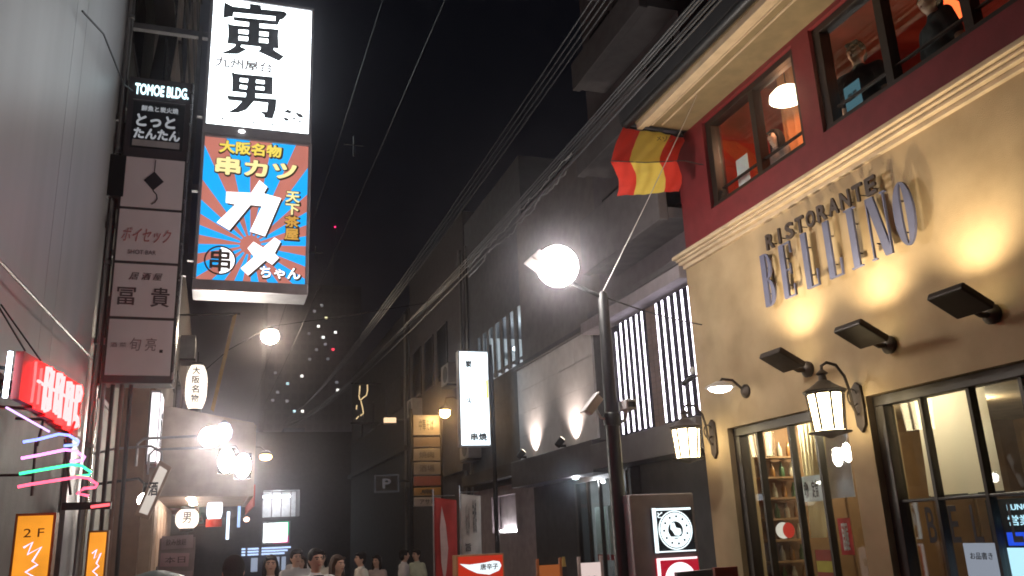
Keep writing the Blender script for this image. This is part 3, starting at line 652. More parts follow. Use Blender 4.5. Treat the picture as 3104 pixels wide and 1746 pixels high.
NY = emi('amber_neon', (1, .72, .36), .9)
nf = thing('amber_neon_outline', 'broken zigzag of amber neon tube high on the dark building', 'neon sign', (4.7, 30, 5.6))
for pts in (((4.86, 6.98), (4.87, 6.78), (4.83, 6.60), (4.70, 6.5), (4.62, 6.42)), ((4.60, 6.94), (4.58, 6.62)), ((4.56, 6.60), (4.60, 6.44)), ((4.64, 6.40), (4.70, 6.15), (4.73, 5.96), (4.62, 5.88)), ((4.50, 6.25), (4.48, 6.1)), ((4.56, 5.86), (4.48, 5.76))):
    obj('neon_tube', MB().tube([(a, 29.9, b) for a, b in pts], .022, 6), NY, nf)
obj('backing', MB().box(4.3, 5.36, 29.96, 30.0, 5.6, 5.66).box(4.3, 5.36, 29.96, 30.0, 7.0, 7.05), BLACK, nf)

# ------------------------------------------------------------------ street lamp with cameras
PX, PY = 3.44, 7.2
sl = thing('street_lamp', 'dark street lamp pole with a white lamp head and a globe for its glare', 'street lamp', (PX, PY, 0))
obj('pole', MB().lathe([(.10, 0), (.10, .5), (.075, .55), (.066, 2.5), (.052, 3.77), (.043, 3.85), (.02, 3.88)], (PX, PY, 0), 16), BLACK, sl)
obj('collar', MB().lathe([(.08, 0), (.08, .1), (.066, .12)], (PX, PY, 2.58), 16), BLACK, sl)
obj('arm', MB().tube([(PX, PY, 3.81), (PX - .08, PY, 3.85), (PX - .20, PY, 3.895), (PX - .34, PY, 3.96)], .019), BLACK, sl)
obj('lamp_head', MB().prism([(2.68, 4.15), (2.765, 4.23), (3.01, 4.055), (2.965, 3.97)], SF(PY - .12), 0, .24), mat('lamp_head_white', (.6, .58, .56), .35), sl, bev=.01)
obj('glare_globe', MB().ell((2.983, PY - .01, 4.103), (.2, .18, .2), 24, 16), emi('street_lamp_white', (1, .93, .85), 135), sl)  # globe shaped and sized after the lamp's glare
CW = mat('camera_white_casing', (.62, .61, .62), .35)
for lab, s_ in (('white bullet camera on the left of the lamp pole', -1), ('white boxy camera on the right of the lamp pole', 1)):
    t_ = thing('pole_camera', lab, 'camera', (PX + .14*s_, PY, 2.695), 'security cameras on the lamp pole')
    if s_ < 0:
        rm = Matrix.Rotation(R(-48), 3, 'Y'); cx = PX - .185
        obj('casing', MB().box(cx - .1, cx + .1, PY - .06, PY + .025, 2.735, 2.802, rot=rm), CW, t_, bev=.008)
        obj('sunshield', MB().box(cx - .125, cx + .12, PY - .075, PY + .04, 2.806, 2.818, rot=rm, piv=(cx, PY - .02, 2.768)), CW, t_)
        obj('mount', MB().tube([(cx + .03, PY - .02, 2.715), (cx + .07, PY - .01, 2.655), (cx + .135, PY, 2.645)], .0135), CW, t_)
    else:
        obj('casing', bx(PX + .085, PX + .195, PY - .15, PY + .02, 2.715, 2.810), CW, t_, bev=.01)
        obj('lens', bx(PX + .105, PX + .175, PY - .158, PY - .15, 2.735, 2.785), BLACK, t_)
        obj('mount', MB().tube([(PX + .14, PY - .04, 2.720), (PX + .125, PY - .025, 2.635), (PX + .03, PY, 2.585)], .017), CW, t_)

# ------------------------------------------------------------------ small things along the right pavement
cs = thing('cafe_light_column', 'grey free-standing sign column with a round lit black and white emblem', 'sign', (3.78, 7.0, 0))
obj('column', bx(3.46, 4.10, 7.0, 7.28, 0, 1.95), mat('column_lilac', (.30, .26, .28), .5, .1), cs, bev=.012)
WHT = emi('sign_panel_white', (.85, .97, 1.0), 1.6); DKE = mat('emblem_black', (.008, .012, .02), .3); RDE = emi('sign_panel_red', (.55, .01, .03), .8); RWH = emi('sign_panel_rosy', (1, .85, .88), 1.5)
obj('emblem_panel', bx(3.655, 4.055, 6.975, 7.0, 1.445, 1.825), DKE, cs)
obj('emblem_edge', MB().box(3.655, 3.69, 6.968, 6.975, 1.445, 1.825).box(3.69, 4.04, 6.968, 6.975, 1.803, 1.822).box(3.69, 4.055, 6.968, 6.975, 1.447, 1.458), WHT, cs)
def disc(cx, cz, r0, r1, y, d, n=40, x_=1.0):
    b = MB()
    for i in range(n):
        a, c_ = 2*math.pi*i/n, 2*math.pi*(i+1)/n
        if r0 > 0: b.prism([(cx + r0*math.cos(a), cz + r0*math.sin(a)), (cx + r1*math.cos(a), cz + r1*math.sin(a)), (cx + r1*math.cos(c_), cz + r1*math.sin(c_)), (cx + r0*math.cos(c_), cz + r0*math.sin(c_))], SF(y), -d, 0)
    if r0 <= 0: b.prism([(cx + r1*math.cos(2*math.pi*i/n), cz + r1*math.sin(2*math.pi*i/n)) for i in range(n)], SF(y), -d, 0)
    return b
ex, ez = 3.872, 1.632
obj('emblem_ring', disc(ex, ez, .158, .168, 6.974, .003), WHT, cs)
obj('emblem_disc', disc(ex, ez, .075, .150, 6.973, .003), WHT, cs)
for k in range(11):
    a = 2*math.pi*k/11 + .3
    obj('emblem_mark', bx(ex + .117*math.cos(a) - .009, ex + .117*math.cos(a) + .009, 6.966, 6.969, ez + .117*math.sin(a) - .009, ez + .117*math.sin(a) + .009), DKE, cs)
obj('emblem_figure', MB().prism([(ex-.045, ez+.06), (ex-.01, ez+.065), (ex+.005, ez+.02), (ex+.05, ez+.01), (ex+.055, ez-.03), (ex+.03, ez-.05), (ex-.01, ez-.045), (ex-.03, ez-.01), (ex-.05, ez+.01)], SF(6.972), -.003, 0), WHT, cs)
obj('emblem_bar', bx(ex - .06, ex + .06, 6.966, 6.969, ez - .066, ez - .056), WHT, cs)
text('lettering', 'ど', (3.725, 6.965, 1.765), .05, .05, WHT, cs, 'S', bold=.02)
obj('red_panel', bx(3.66, 4.07, 6.975, 7.0, 1.02, 1.40), RDE, cs)
obj('red_panel_edge', MB().box(3.66, 3.69, 6.968, 6.975, 1.02, 1.40).box(3.69, 4.06, 6.968, 6.975, 1.382, 1.40), RWH, cs)
obj('red_panel_disc', disc(3.88, 1.205, 0, .155, 6.973, .003), RWH, cs)
gb = thing('low_notice_board', 'grey board with a red end piece low in front of the restaurant', 'board', (2.97, 5.0, 0))
obj('grey_panel', MB().box(2.76, 3.02, 5.0, 5.03, 1.0, 1.385, rot=Matrix.Rotation(R(-1.5), 3, 'Y')), mat('board_grey', (.30, .29, .29), .5), gb)
obj('red_panel', MB().box(3.03, 3.2, 5.0, 5.03, 1.0, 1.395), mat('board_red', (.5, .06, .02), .5), gb)
obj('stand', MB().box(2.80, 2.83, 5.035, 5.06, 0, 1.3).box(3.12, 3.15, 5.035, 5.06, 0, 1.3), BLACK, gb)
obj('foot', MB().box(2.72, 3.24, 4.9, 5.2, .008, .03), BLACK, gb)
rb = thing('red_light_box', 'red light box sign with a white chilli shape, low in the street', 'sign', (3.25, 11.0, 0))
rot6 = Matrix.Rotation(R(-4), 3, 'Y')
obj('casing', MB().box(2.93, 3.57, 11.0, 11.2, 1.0, 1.43), mat('box_wood', (.35, .16, .06), .5), rb, bev=.008)
obj('face', bx(2.955, 3.545, 10.985, 11.0, 1.02, 1.41), emi('red_box_face', (.62, .035, .012), .75), rb)
ch_ = [(2.97, 1.325), (3.10, 1.31), (3.30, 1.325), (3.42, 1.345), (3.50, 1.33), (3.525, 1.28), (3.49, 1.22), (3.36, 1.175), (3.20, 1.20), (3.08, 1.255)]
obj('chilli_shape', MB().prism(ch_, SF(10.983), -.004, 0), emi('chilli_white', (.85, .95, 1), 1.2), rb)
text('lettering', '唐辛子', (3.36, 10.977, 1.275), .24, .075, INK, rb, 'S', bold=.02)
obj('stand', MB().box(2.99, 3.51, 11.03, 11.17, 0, 1.0), BLACK, rb)
def nobori(label, x0, x1, y, z1, m, lines, inkm, extra=None):
    t_ = thing('banner_flag', label, 'banner', (x0, y, 0), 'tall cloth banners by the red light box')
    obj('pole', MB().cyl((x0, y, 0), (x0, y, z1 + .12), .012, seg=8).cyl((x0, y, z1 + .02), (x1, y, z1 + .02), .008, seg=6), STEEL, t_)
    obj('base', MB().lathe([(.15, 0), (.15, .06), (.03, .1)], (x0, y, 0.01), 16), BLACK, t_)
    b = MB(); n, k = 8, 20; vs = []
    for j in range(k + 1):
        for i in range(n + 1):
            u = i/n; q = j/k
            vs.append((x0 + .02 + (x1 - x0) * u * (1 + .08*q), y + .03*math.sin(u*5 + q*6), z1 - q*1.75 - .06*u*math.sin(q*3.14) - .05*u))
    b.add(vs, [(j*(n+1)+i, j*(n+1)+i+1, (j+1)*(n+1)+i+1, (j+1)*(n+1)+i) for j in range(k) for i in range(n)]); b.smooth = True
    c_ = obj('cloth', b, m, t_, smooth=True); s = c_.modifiers.new('thickness', 'SOLIDIFY'); s.thickness = .003
    for tx, xx, zz, ww, hh in lines: text('lettering', tx, (xx, y - .05, zz), ww, hh, inkm, c_, 'S', bold=.01, depth=.002)
    if extra: obj('pale_motif', MB().prism(extra, SF(y - .048), -.003, 0), mat('motif_pink', (.55, .38, .36), .8), c_)
nobori('tall red cloth banner with a pale motif beside the white banner', 3.12, 3.46, 13.0, 2.25, mat('banner_red', (.42, .03, .025), .8), (), INK, [(3.24, 2.12), (3.30, 1.85), (3.33, 1.5), (3.30, 1.2), (3.26, 1.0), (3.22, 1.3), (3.21, 1.8)])
nobori('tall white cloth banner covered in black brush characters', 3.55, 3.86, 13.05, 2.3, mat('banner_offwhite', (.50, .46, .43), .8), (('いらっしゃい', 3.66, 1.9, .06, .5), ('炭火焼', 3.77, 1.95, .06, .5), ('旨', 3.66, 1.5, .09, .12), ('火炊', 3.76, 1.32, .12, .16)), INK)
for i, (x, y, lab) in enumerate(((3.05, 8.0, 'orange lit wooden menu stand beside the lamp pole, leftmost of three'), (3.28, 8.2, 'black folding easel with a brass top clip'), (3.48, 8.0, 'white lit menu stand nearest the lamp pole'))):
    t_ = thing('menu_stand', lab, 'menu stand', (x, y, 0), 'menu stands in the street')
    if i == 1:
        obj('leg', MB().cyl((x - .12, y, 0), (x, y, 1.42), .014, seg=8), mat('brass', (.5, .38, .12), .35, .8), t_); obj('leg', MB().cyl((x + .14, y, 0), (x, y, 1.42), .014, seg=8), MATS['brass'], t_)
        obj('leg', MB().cyl((x, y + .35, 0), (x, y + .02, 1.40), .014, seg=8), MATS['brass'], t_)
        obj('board', MB().prism([(-.09, .6), (.09, .6), (.025, 1.33), (-.025, 1.33)], lambda a, b, d: (x + a, y - .02 + d, b), 0, .015), BLACK, t_)
    else:
        mm = mat('stand_wood_%d' % i, (.45, .16, .05) if i == 0 else (.45, .36, .34), .5)
        obj('post', bx(x - .13, x - .105, y, y + .03, 0, 1.42), mm, t_); obj('post', bx(x + .105, x + .13, y, y + .03, 0, 1.42), mm, t_)
        obj('board', bx(x - .105, x + .105, y + .005, y + .025, .7, 1.36), emi('stand_sheet_%d' % i, (.8, .22, .06) if i == 0 else (.95, .75, .70), .35 if i == 0 else .8), t_)
        text('lettering', '品書', (x, y + .003, 1.2), .12, .08, INK, t_, 'S')
        obj('foot', bx(x - .15, x + .15, y - .12, y + .15, 0.0, .03), mm, t_)

# ================================================================== LEFT: smooth panelled wall
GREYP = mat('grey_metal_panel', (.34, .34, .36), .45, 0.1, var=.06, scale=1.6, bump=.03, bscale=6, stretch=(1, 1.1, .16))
lw = thing('panelled_building', 'smooth grey panelled building wall filling the left edge', 'building', (-1.2, 5, 0))
obj('core', bx(-8, -1.24, -6, 9.0, 0, 14), DKW, lw)
for a, b in ((-6, -2.0), (-2.0, 1.6), (1.6, 4.2), (4.2, 6.38), (6.38, 6.80), (6.80, 8.98)):
    for z0, z1 in ((2.66, 14.0),) if a > 4 else ((0, 14.0),):
        obj('panel', bx(-1.24, -1.2, a + .004, b - .004, z0, z1), GREYP, lw)
for a, b in ((4.2, 5.0), (8.2, 8.98)): obj('panel', bx(-1.24, -1.2, a + .004, b - .004, 0, 2.652), GREYP, lw)
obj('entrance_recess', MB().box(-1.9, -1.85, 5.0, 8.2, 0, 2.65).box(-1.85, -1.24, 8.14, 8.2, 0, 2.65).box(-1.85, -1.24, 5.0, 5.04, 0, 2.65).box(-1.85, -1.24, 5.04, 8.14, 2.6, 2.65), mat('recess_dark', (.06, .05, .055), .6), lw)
obj('corner_trim', bx(-1.26, -1.18, 8.985, 9.03, 0, 14), STEEL, lw)
# red neon sign held off the wall by rods
ns = thing('red_neon_sign', 'stepped red box sign with glaring red neon letters on grey wall', 'neon sign', (-1.1, 5.4, 2.4))
A_, B_ = Vector((-1.0, 4.98, 0)), Vector((-0.855, 6.03, 0)); dv = (B_ - A_).normalized(); nv = Vector((dv.y, -dv.x, 0))
def NP(a, b, d): p = A_ + dv * a + nv * d; return (p.x, p.y, b)
LEN = (B_ - A_).length
steps = [(0, 2.42)]
n = 7
for k in range(n): steps += [(LEN*(k+1)/n, 2.42 - .02*k + .0), (LEN*(k+1)/n, 2.42 - .02*(k+1))]
poly = [(0, 2.69), (LEN, 2.69)] + [(LEN, 2.36), (LEN*.85, 2.36), (LEN*.85, 2.375), (LEN*.7, 2.375), (LEN*.7, 2.39), (LEN*.55, 2.39), (LEN*.55, 2.405), (LEN*.4, 2.405), (LEN*.4, 2.42), (LEN*.2, 2.42), (LEN*.2, 2.435), (0, 2.435)]
obj('panel', MB().prism(poly, NP, -.04, 0), mat('neon_box_red', (.28, .012, .012), .5), ns)
RN = emi('red_neon', (1, .02, .02), 14); RNH = emi('hot_red_neon', (1, .012, .012), 75)
def nt(pts, m, r=.008, d=.03): return obj('neon_tube', MB().tube([NP(a, b, d) for a, b in pts], r, 8), m, ns)
for k in range(9):                                  # crowded vertical strokes of the lettering
    a = .10 + k*.095
    zt, zb = 2.665 - random.uniform(0, .03), 2.43 - k*.006 + random.uniform(0, .03)
    nt([(a, zt), (a + random.uniform(-.012, .012), (zt+zb)/2), (a, zb)], RNH if k > 1 else RN, .011 if k > 1 else .007)
    if k > 1 and k % 2 == 0:
        nt([(a, zt - .02), (a + .05, zt), (a + .085, zt - .03), (a + .06, zt - .09), (a + .01, zt - .10)], RNH, .010)
        nt([(a + .01, zb + .07), (a + .06, zb + .06), (a + .075, zb + .01), (a + .03, zb)], RNH, .010)
    if k % 2: nt([(a - .03, 2.56), (a + .06, 2.555)], RNH, .009)
obj('rear_tube', MB().tube([NP(-.03, 2.68, -.055), NP(-.03, 2.44, -.055)], .012, 8), emi('cool_tube', (.75, .85, 1), 14), ns)
obj('rear_tube', MB().tube([NP(.05, 2.40, -.07), NP(LEN*.7, 2.36, -.07)], .006, 8), emi('violet_tube', (.7, .5, 1), 2), ns)
for a in (.05, LEN*.5, LEN*.95):
    p = Vector(NP(a, 2.6, -.05)); obj('stand_off', MB().cyl(p, (-1.2, p.y - .03, 2.62), .009, seg=6), BLACK, ns); q = Vector(NP(a, 2.46, -.05)); obj('stand_off', MB().cyl(q, (-1.2, q.y - .03, 2.47), .009, seg=6), BLACK, ns)
for a in (.1, .35): 
    p = Vector(NP(a, 2.71, -.03)); obj('hanger', MB().cyl(p, (-1.19, p.y - .12, 3.0), .005, seg=6), BLACK, ns)
# zigzag arrow neon under it
za = thing('zigzag_neon_arrow', 'stack of coloured neon arrows in white, green and pink', 'neon sign', (-.95, 5.5, 2.0))
for k, (z, c0, nm) in enumerate(((2.275, (.25, .35, 1), 'blue'), (2.185, (.9, .32, .85), 'pink'), (2.10, (.06, .9, .38), 'green'), (2.03, (1, .12, .22), 'rose'))):
    x1 = -.88 + k*.04
    obj('neon_tube', MB().tube([(-1.04, 5.42, z - .01), (-.98, 5.45, z + .005), (x1, 5.52, z + .045), (x1 + .05, 5.54, z + .04), (x1 + .10, 5.57, z + .005), (x1 + .09, 5.57, z - .012), (x1 + .03, 5.54, z - .02)], .0085, 8), emi('neon_' + nm, c0, 2.4), za)
obj('arrow_tip', MB().tube([(-.72, 5.55, 2.015), (-.76, 5.54, 1.985), (-.70, 5.56, 1.97)], .008, 8), emi('neon_rose', (1, .12, .22), 2.4), za)
for xa, xb in ((-1.01, -1.0), (-.86, -.80)): obj('rail', MB().cyl((xa, 5.6, 2.30), (xb, 5.6, 1.98), .008, seg=6), BLACK, za)
for p_, q_ in (((-1.0, 5.6, 2.26), (-.98, 5.6, 2.45)), ((-.84, 5.62, 2.32), (-.84, 5.75, 2.42)), ((-1.01, 5.63, 2.1), (-1.22, 5.63, 2.1))): obj('mount', MB().cyl(p_, q_, .008, seg=6), BLACK, za)
# orange stair signs
for i, (x0, x1, y, z1, lab) in enumerate(((-1.13, -.94, 6.0, 1.885, 'orange lit standing sign marked 2F with a pink neon squiggle'), (-.97, -.845, 8.0, 1.815, 'narrower orange lit sign farther along the grey wall'))):
    t_ = thing('orange_light_box', lab, 'sign', ((x0+x1)/2, y, 0), 'orange light boxes along the left wall')
    obj('casing', bx(x0 - .015, x1 + .015, y, y + .12, .3, z1 + .015), mat('box_edge', (.25, .12, .04), .5), t_)
    obj('face', bx(x0, x1, y - .008, y, .32, z1), emi('orange_face', (1.0, .36, .03), .95, var=.15, scale=5), t_)
    obj('foot', bx(x0 - .03, x1 + .03, y - .03, y + .16, 0.01, .3), BLACK, t_)
    if i == 0: text('lettering', '2 F', ((x0+x1)/2, y - .009, 1.785), .11, .05, mat('brown_ink', (.12, .05, .02), .6), t_, 'S')
    sq = []
    pts = [(-.045, 1.70), (.0, 1.73), (-.02, 1.66), (.05, 1.70), (.01, 1.62), (.04, 1.60), (-.02, 1.56), (.03, 1.53), (-.01, 1.48)]
    obj('neon_squiggle', MB().tube([((x0+x1)/2 + a*(1 - .3*i), y - .02, b - .05*i) for a, b in pts], .006, 6), emi('pale_pink_neon', (.9, .65, 1.0), 1.7), t_)
rs = thing('red_strip_light', 'short red strip light above the narrow orange sign', 'light', (-.92, 8.0, 1.9))
obj('tube', MB().cyl((-.98, 7.98, 2.02), (-.84, 7.98, 2.035), .012, seg=8), emi('red_strip', (1, .1, .12), 2.5), rs); obj('batten', bx(-1.2, -.83, 7.995, 8.03, 2.0, 2.06), BLACK, rs)
# old pipes and meter clutter at the end of the wall
pp = thing('downpipe', 'glossy grey downpipe running up the end of the panelled wall', 'pipe', (-1.14, 8.86, 0))
obj('pipe', MB().cyl((-1.14, 8.88, 0), (-1.14, 8.88, 13), .028, seg=12), mat('shiny_pipe', (.45, .43, .42), .2, .8), pp)
for z in (1.2, 2.6, 4.4, 5.6, 7.2): obj('clamp', MB().lathe([(.036, 0), (.036, .04)], (-1.14, 8.88, z), 12), STEEL, pp)
obj('junction_box', bx(-1.2, -1.05, 8.78, 8.86, 5.1, 5.55), BLACK, pp)
bp_ = thing('bundled_pipes', 'bundle of thin pipes and cables below the tall signboard', 'pipe', (-.95, 8.9, 0))
for k, x in enumerate((-1.06, -.98, -.90, -.82)): obj('pipe', MB().cyl((x, 8.9 + .02*(k % 2), 0), (x - .02, 8.9, 3.25), .02, seg=8), (STEEL, BLACK, mat('brown_pipe', (.2, .1, .07), .5), BLACK)[k], bp_)

# ================================================================== LEFT: tall tenant signboard
tb = thing('tenant_signboard', 'tall black and white signboard headed TOMOE BLDG. with stacked tenant panels', 'sign', (-.79, 8.8, 3.2))
x0, x1, ys = -1.09, -.475, 8.8
obj('casing', bx(x0, x1, ys, ys + .28, 3.2, 6.47), mat('board_dark', (.065, .052, .06), .45), tb, bev=.008)
obj('edge_rail', bx(x1, x1 + .018, ys - .012, ys + .28, 3.2, 6.47), mat('bright_rail', (.55, .54, .56), .25, .9), tb)
text('heading', 'TOMOE BLDG.', (-.765, ys - .006, 6.33), .53, .13, emi('cool_letters', (.65, .95, 1.0), 2.4), tb, 'S', bold=.03)
obj('divider', bx(x0 + .05, x1 - .05, ys - .006, ys, 6.20, 6.212), STEEL, tb)
bp = obj('black_panel', bx(x0 + .06, x1 - .05, ys - .012, ys, 5.66, 6.18), mat('panel_navy', (.012, .014, .02), .3), tb)
PLE = emi('dim_white_print', (.72, .75, .80), .42)
text('lettering', '鮮魚と炭火焼', (-.77, ys - .013, 6.11), .36, .065, PLE, bp, 'S', bold=.02)
text('lettering', 'とっと', (-.80, ys - .013, 5.97), .38, .14, PLE, bp, 'S', bold=.04)
text('lettering', 'たんたん', (-.78, ys - .013, 5.82), .45, .12, PLE, bp, 'S', bold=.04)
obj('white_strip', bx(x0 + .08, x1 - .08, ys - .016, ys - .0125, 5.675, 5.745), mat('strip_pale', (.5, .5, .52), .5), bp)
WPAN = mat('unlit_acrylic', (.85, .79, .84), .35, var=.04, scale=3)
panels = []
zs = (5.56, 4.985, 4.41, 3.84, 3.26)
for k in range(4):
    panels.append(obj('white_panel', bx(x0 + .02, x1 - .015, ys - .012, ys, zs[k+1] + .014, zs[k] - .014), WPAN, tb, bev=.004))
yf = ys - .013
kite = mat('kite_black', (.03, .025, .035), .5)
obj('kite_mark', MB().prism([(-.775, 5.40), (-.68, 5.295), (-.775, 5.19), (-.87, 5.295)], SF(yf), -.003, 0), kite, panels[0])
obj('kite_tail', MB().tube([(-.775, yf, 5.19), (-.74, yf, 5.15), (-.73, yf, 5.10), (-.75, yf, 5.06), (-.78, yf, 5.04)], .006, 6), kite, panels[0])
obj('kite_string', MB().tube([(-.772, yf, 5.53), (-.775, yf, 5.40)], .004, 6), kite, panels[0])
REDI = mat('red_script', (.60, .22, .23), .6)
text('lettering', 'ボイセック', (-.80, yf, 4.70), .46, .15, REDI, panels[1], 'S', shear=.25, bold=-.005)
text('lettering', 'SHOT BAR', (-.83, yf, 4.52), .26, .045, mat('grey_ink', (.34, .31, .34), .6), panels[1], 'S')
BI = mat('brush_ink', (.10, .075, .09), .6)
text('lettering', '居 酒 屋', (-.775, yf, 4.27), .30, .075, BI, panels[2], 'S', shear=.2)
text('lettering', '冨', (-.94, yf, 4.06), .17, .18, BI, panels[2], 'S', bold=.012)
text('lettering', '貴', (-.63, yf, 4.06), .17, .2, BI, panels[2], 'S', bold=.012)
text('lettering', '旬 亮', (-.75, yf, 3.58), .24, .13, mat('faded_brush', (.34, .27, .31), .6), panels[3], 'S', shear=.1)
text('lettering', '酒 菜', (-.97, yf, 3.57), .14, .045, MATS['faded_brush'], panels[3], 'S')
obj('red_seal', bx(-.60, -.57, yf - .002, yf, 3.50, 3.53), kite, panels[3])
for z in (3.6, 4.8, 6.0): obj('bracket', bx(-1.3, -1.085, 8.9, 8.95, z, z + .06), STEEL, tb)

# ================================================================== LEFT: narrow dark building and fire stair
OLV = mat('olive_concrete', (.075, .072, .055), .8, bump=.3, bscale=20)
nb = thing('narrow_stair_building', 'narrow dark olive building with an outside fire stair', 'building', (-1.2, 10.6, 0))
obj('wall', bx(-8, -1.22, 9.04, 12.2, 0, 14), OLV, nb)
for k in range(5):
    f = obj('window', bx(-1.24, -1.2, 9.7, 10.7, 3.2 + k*2.1, 4.3 + k*2.1), FRAMEM, nb)
    obj('pane', bx(-1.2, -1.195, 9.75, 10.65, 3.25 + k*2.1, 4.25 + k*2.1), PANED, f)
for k in range(5):
    z = 5.3 + k*1.9
    la = obj('stair_landing', bx(-1.2, -.93, 10.8, 12.1, z, z + .06), DARKBR, nb)
    for q in range(4): obj('rail', MB().cyl((-.94, 10.8, z + .3 + q*.22), (-.94, 12.1, z + .3 + q*.22), .014, seg=6), BLACK, la)
    for q in range(3): obj('baluster', MB().cyl((-.94, 10.82 + q*.62, z + .06), (-.94, 10.82 + q*.62, z + 1.0), .014, seg=6), BLACK, la)
    obj('stair_flight', MB().prism([(10.9, 0), (12.1, 1.8), (12.1, 1.9), (10.9, .12)], lambda a, b, d: (-1.15 + d, a, z + b), 0, .25), DARKBR, la)
pw = thing('pale_lit_building', 'pale building edge seen as a narrow lit strip behind railings', 'building', (-.9, 15, 0))
obj('wall', bx(-8, -.9, 12.25, 17.8, 3.9, 14.5), mat('pale_tile_wall', (.50, .43, .38), .7, bump=.1), pw)
obj('lower_wall', bx(-8, -.92, 12.25, 17.8, 0, 3.9), mat('brown_shop_wall', (.20, .12, .08), .7, bump=.2), pw)
for k in range(9): obj('string_course', bx(-.9, -.86, 12.25, 17.8, 4.6 + k*1.1, 4.66 + k*1.1), DARKBR, pw)
for k in range(6):
    f = obj('window', bx(-.9, -.88, 12.9, 14.2, 5.0 + k*1.4, 5.9 + k*1.4), FRAMEM, pw); obj('pane', bx(-.88, -.875, 12.95, 14.15, 5.05 + k*1.4, 5.85 + k*1.4), PANED, f)
# long lit signs edge-on along that wall
for i, (y0, y1, z0, z1, c_, lab) in enumerate(((14.6, 15.4, 5.0, 6.9, (.9, .78, .72), 'tall pale sign edge-on below the colourful sign'), (12.3, 12.9, 2.75, 3.72, (1, .92, .95), 'white lit sign box edge-on beside the beige awning'))):
    t_ = thing('edge_on_sign', lab, 'sign', (-.86, y0, z0))
    obj('casing', bx(-.9, -.78, y0, y1, z0, z1), CASE, t_); obj('face', bx(-.775, -.77, y0 + .03, y1 - .03, z0 + .03, z1 - .03), emi('edge_sign_%d' % i, c_, 1.1 if i == 0 else 2.2), t_)
    obj('front_face', bx(-.89, -.79, y0 - .008, y0, z0 + .03, z1 - .03), emi('edge_front_%d' % i, c_, .5 if i == 0 else 2.0), t_)
    text('lettering', '酒', (-.768, (y0+y1)/2, (z0+z1)/2), .3, .5, REDI if i == 0 else INK, t_, 'E', bold=.03)

# ================================================================== the two big projecting signs
POLY_TORA = [[(-0.434,0.754),(-0.337,0.713),(-0.151,0.719),(-0.155,0.785),(-0.027,0.785),(-0.023,0.732),(0.233,0.75),(0.275,0.72),(0.231,0.646),(0.193,0.628),(0.14,0.603),(0.138,0.664),(-0.325,0.637),(-0.331,0.575),(-0.348,0.579),(-0.435,0.541)],[(-0.331,0.578),(0.14,0.605),(0.193,0.628),(0.17,0.553),(-0.033,0.539),(-0.151,0.535),(-0.317,0.531)],[(-0.152,0.546),(-0.034,0.55),(-0.029,0.236),(-0.153,0.23)],[(-0.382,0.488),(-0.348,0.468),(-0.262,0.471),(-0.254,0.227),(-0.375,0.221),(-0.369,0.341)],[(-0.27,0.47),(-0.144,0.477),(-0.142,0.432),(-0.268,0.422)],[(-0.265,0.369),(-0.14,0.375),(-0.139,0.344),(-0.264,0.338)],[(-0.261,0.279),(-0.136,0.287),(-0.142,0.232),(-0.259,0.226)],[(0.067,0.488),(0.184,0.494),(0.177,0.418),(0.19,0.244),(0.072,0.239)],[(-0.04,0.479),(0.071,0.486),(0.073,0.441),(-0.045,0.435)],[(-0.043,0.375),(0.075,0.381),(0.076,0.353),(-0.044,0.348)],[(-0.042,0.285),(0.076,0.292),(0.076,0.237),(-0.042,0.232)],[(-0.284,0.229),(-0.222,0.225),(-0.23,0.198),(-0.162,0.178),(-0.253,0.104),(-0.445,0.078),(-0.349,0.139),(-0.291,0.195)],[(-0.013,0.239),(0.133,0.238),(0.136,0.213),(0.252,0.147),(0.197,0.082),(-0.038,0.171),(-0.011,0.202)]]
POLY_OTOKO = [[(-0.314,-0.127),(-0.275,-0.146),(-0.22,-0.146),(-0.212,-0.373),(-0.297,-0.379),(-0.298,-0.238)],[(0.047,-0.136),(0.139,-0.133),(0.142,-0.357),(0.051,-0.36)],[(-0.126,-0.145),(-0.044,-0.142),(-0.042,-0.427),(-0.147,-0.43),(-0.144,-0.37)],[(-0.225,-0.146),(0.052,-0.136),(0.052,-0.191),(-0.223,-0.195)],[(-0.221,-0.246),(-0.116,-0.243),(-0.115,-0.281),(-0.219,-0.281)],[(-0.045,-0.238),(0.055,-0.237),(0.056,-0.273),(-0.044,-0.275)],[(-0.217,-0.332),(-0.115,-0.33),(-0.113,-0.373),(-0.215,-0.376)],[(-0.044,-0.321),(0.056,-0.317),(0.055,-0.362),(-0.045,-0.367)],[(-0.348,-0.431),(-0.316,-0.435),(-0.141,-0.428),(-0.042,-0.423),(0.189,-0.409),(0.184,-0.532),(0.155,-0.658),(0.061,-0.657),(0.059,-0.619),(-0.003,-0.582),(0.086,-0.583),(0.095,-0.467),(-0.057,-0.468),(-0.134,-0.586),(-0.22,-0.629),(-0.333,-0.646),(-0.244,-0.575),(-0.183,-0.485),(-0.329,-0.488)]]
POLY_KA = [(0.036,0.351),(0.122,0.28),(0.086,0.199),(0.273,0.159),(0.118,-0.296),(-0.04,-0.252),(0.073,0.049),(-0.046,0.053),(-0.249,-0.255),(-0.381,-0.176),(-0.202,0.046),(-0.301,0.058),(-0.301,0.184),(-0.046,0.193)]
POLY_ME = [(0.218,-0.302),(0.283,-0.346),(0.225,-0.481),(0.27,-0.532),(0.204,-0.612),(0.134,-0.568),(-0.037,-0.747),(-0.114,-0.672),(0.015,-0.535),(-0.056,-0.445),(0.002,-0.366),(0.104,-0.427)]
ws = thing('white_light_box', 'large glowing white sign box with bold black characters over the street', 'sign', (.23, 9.0, 6.1))
wx, wz = .23, 6.92
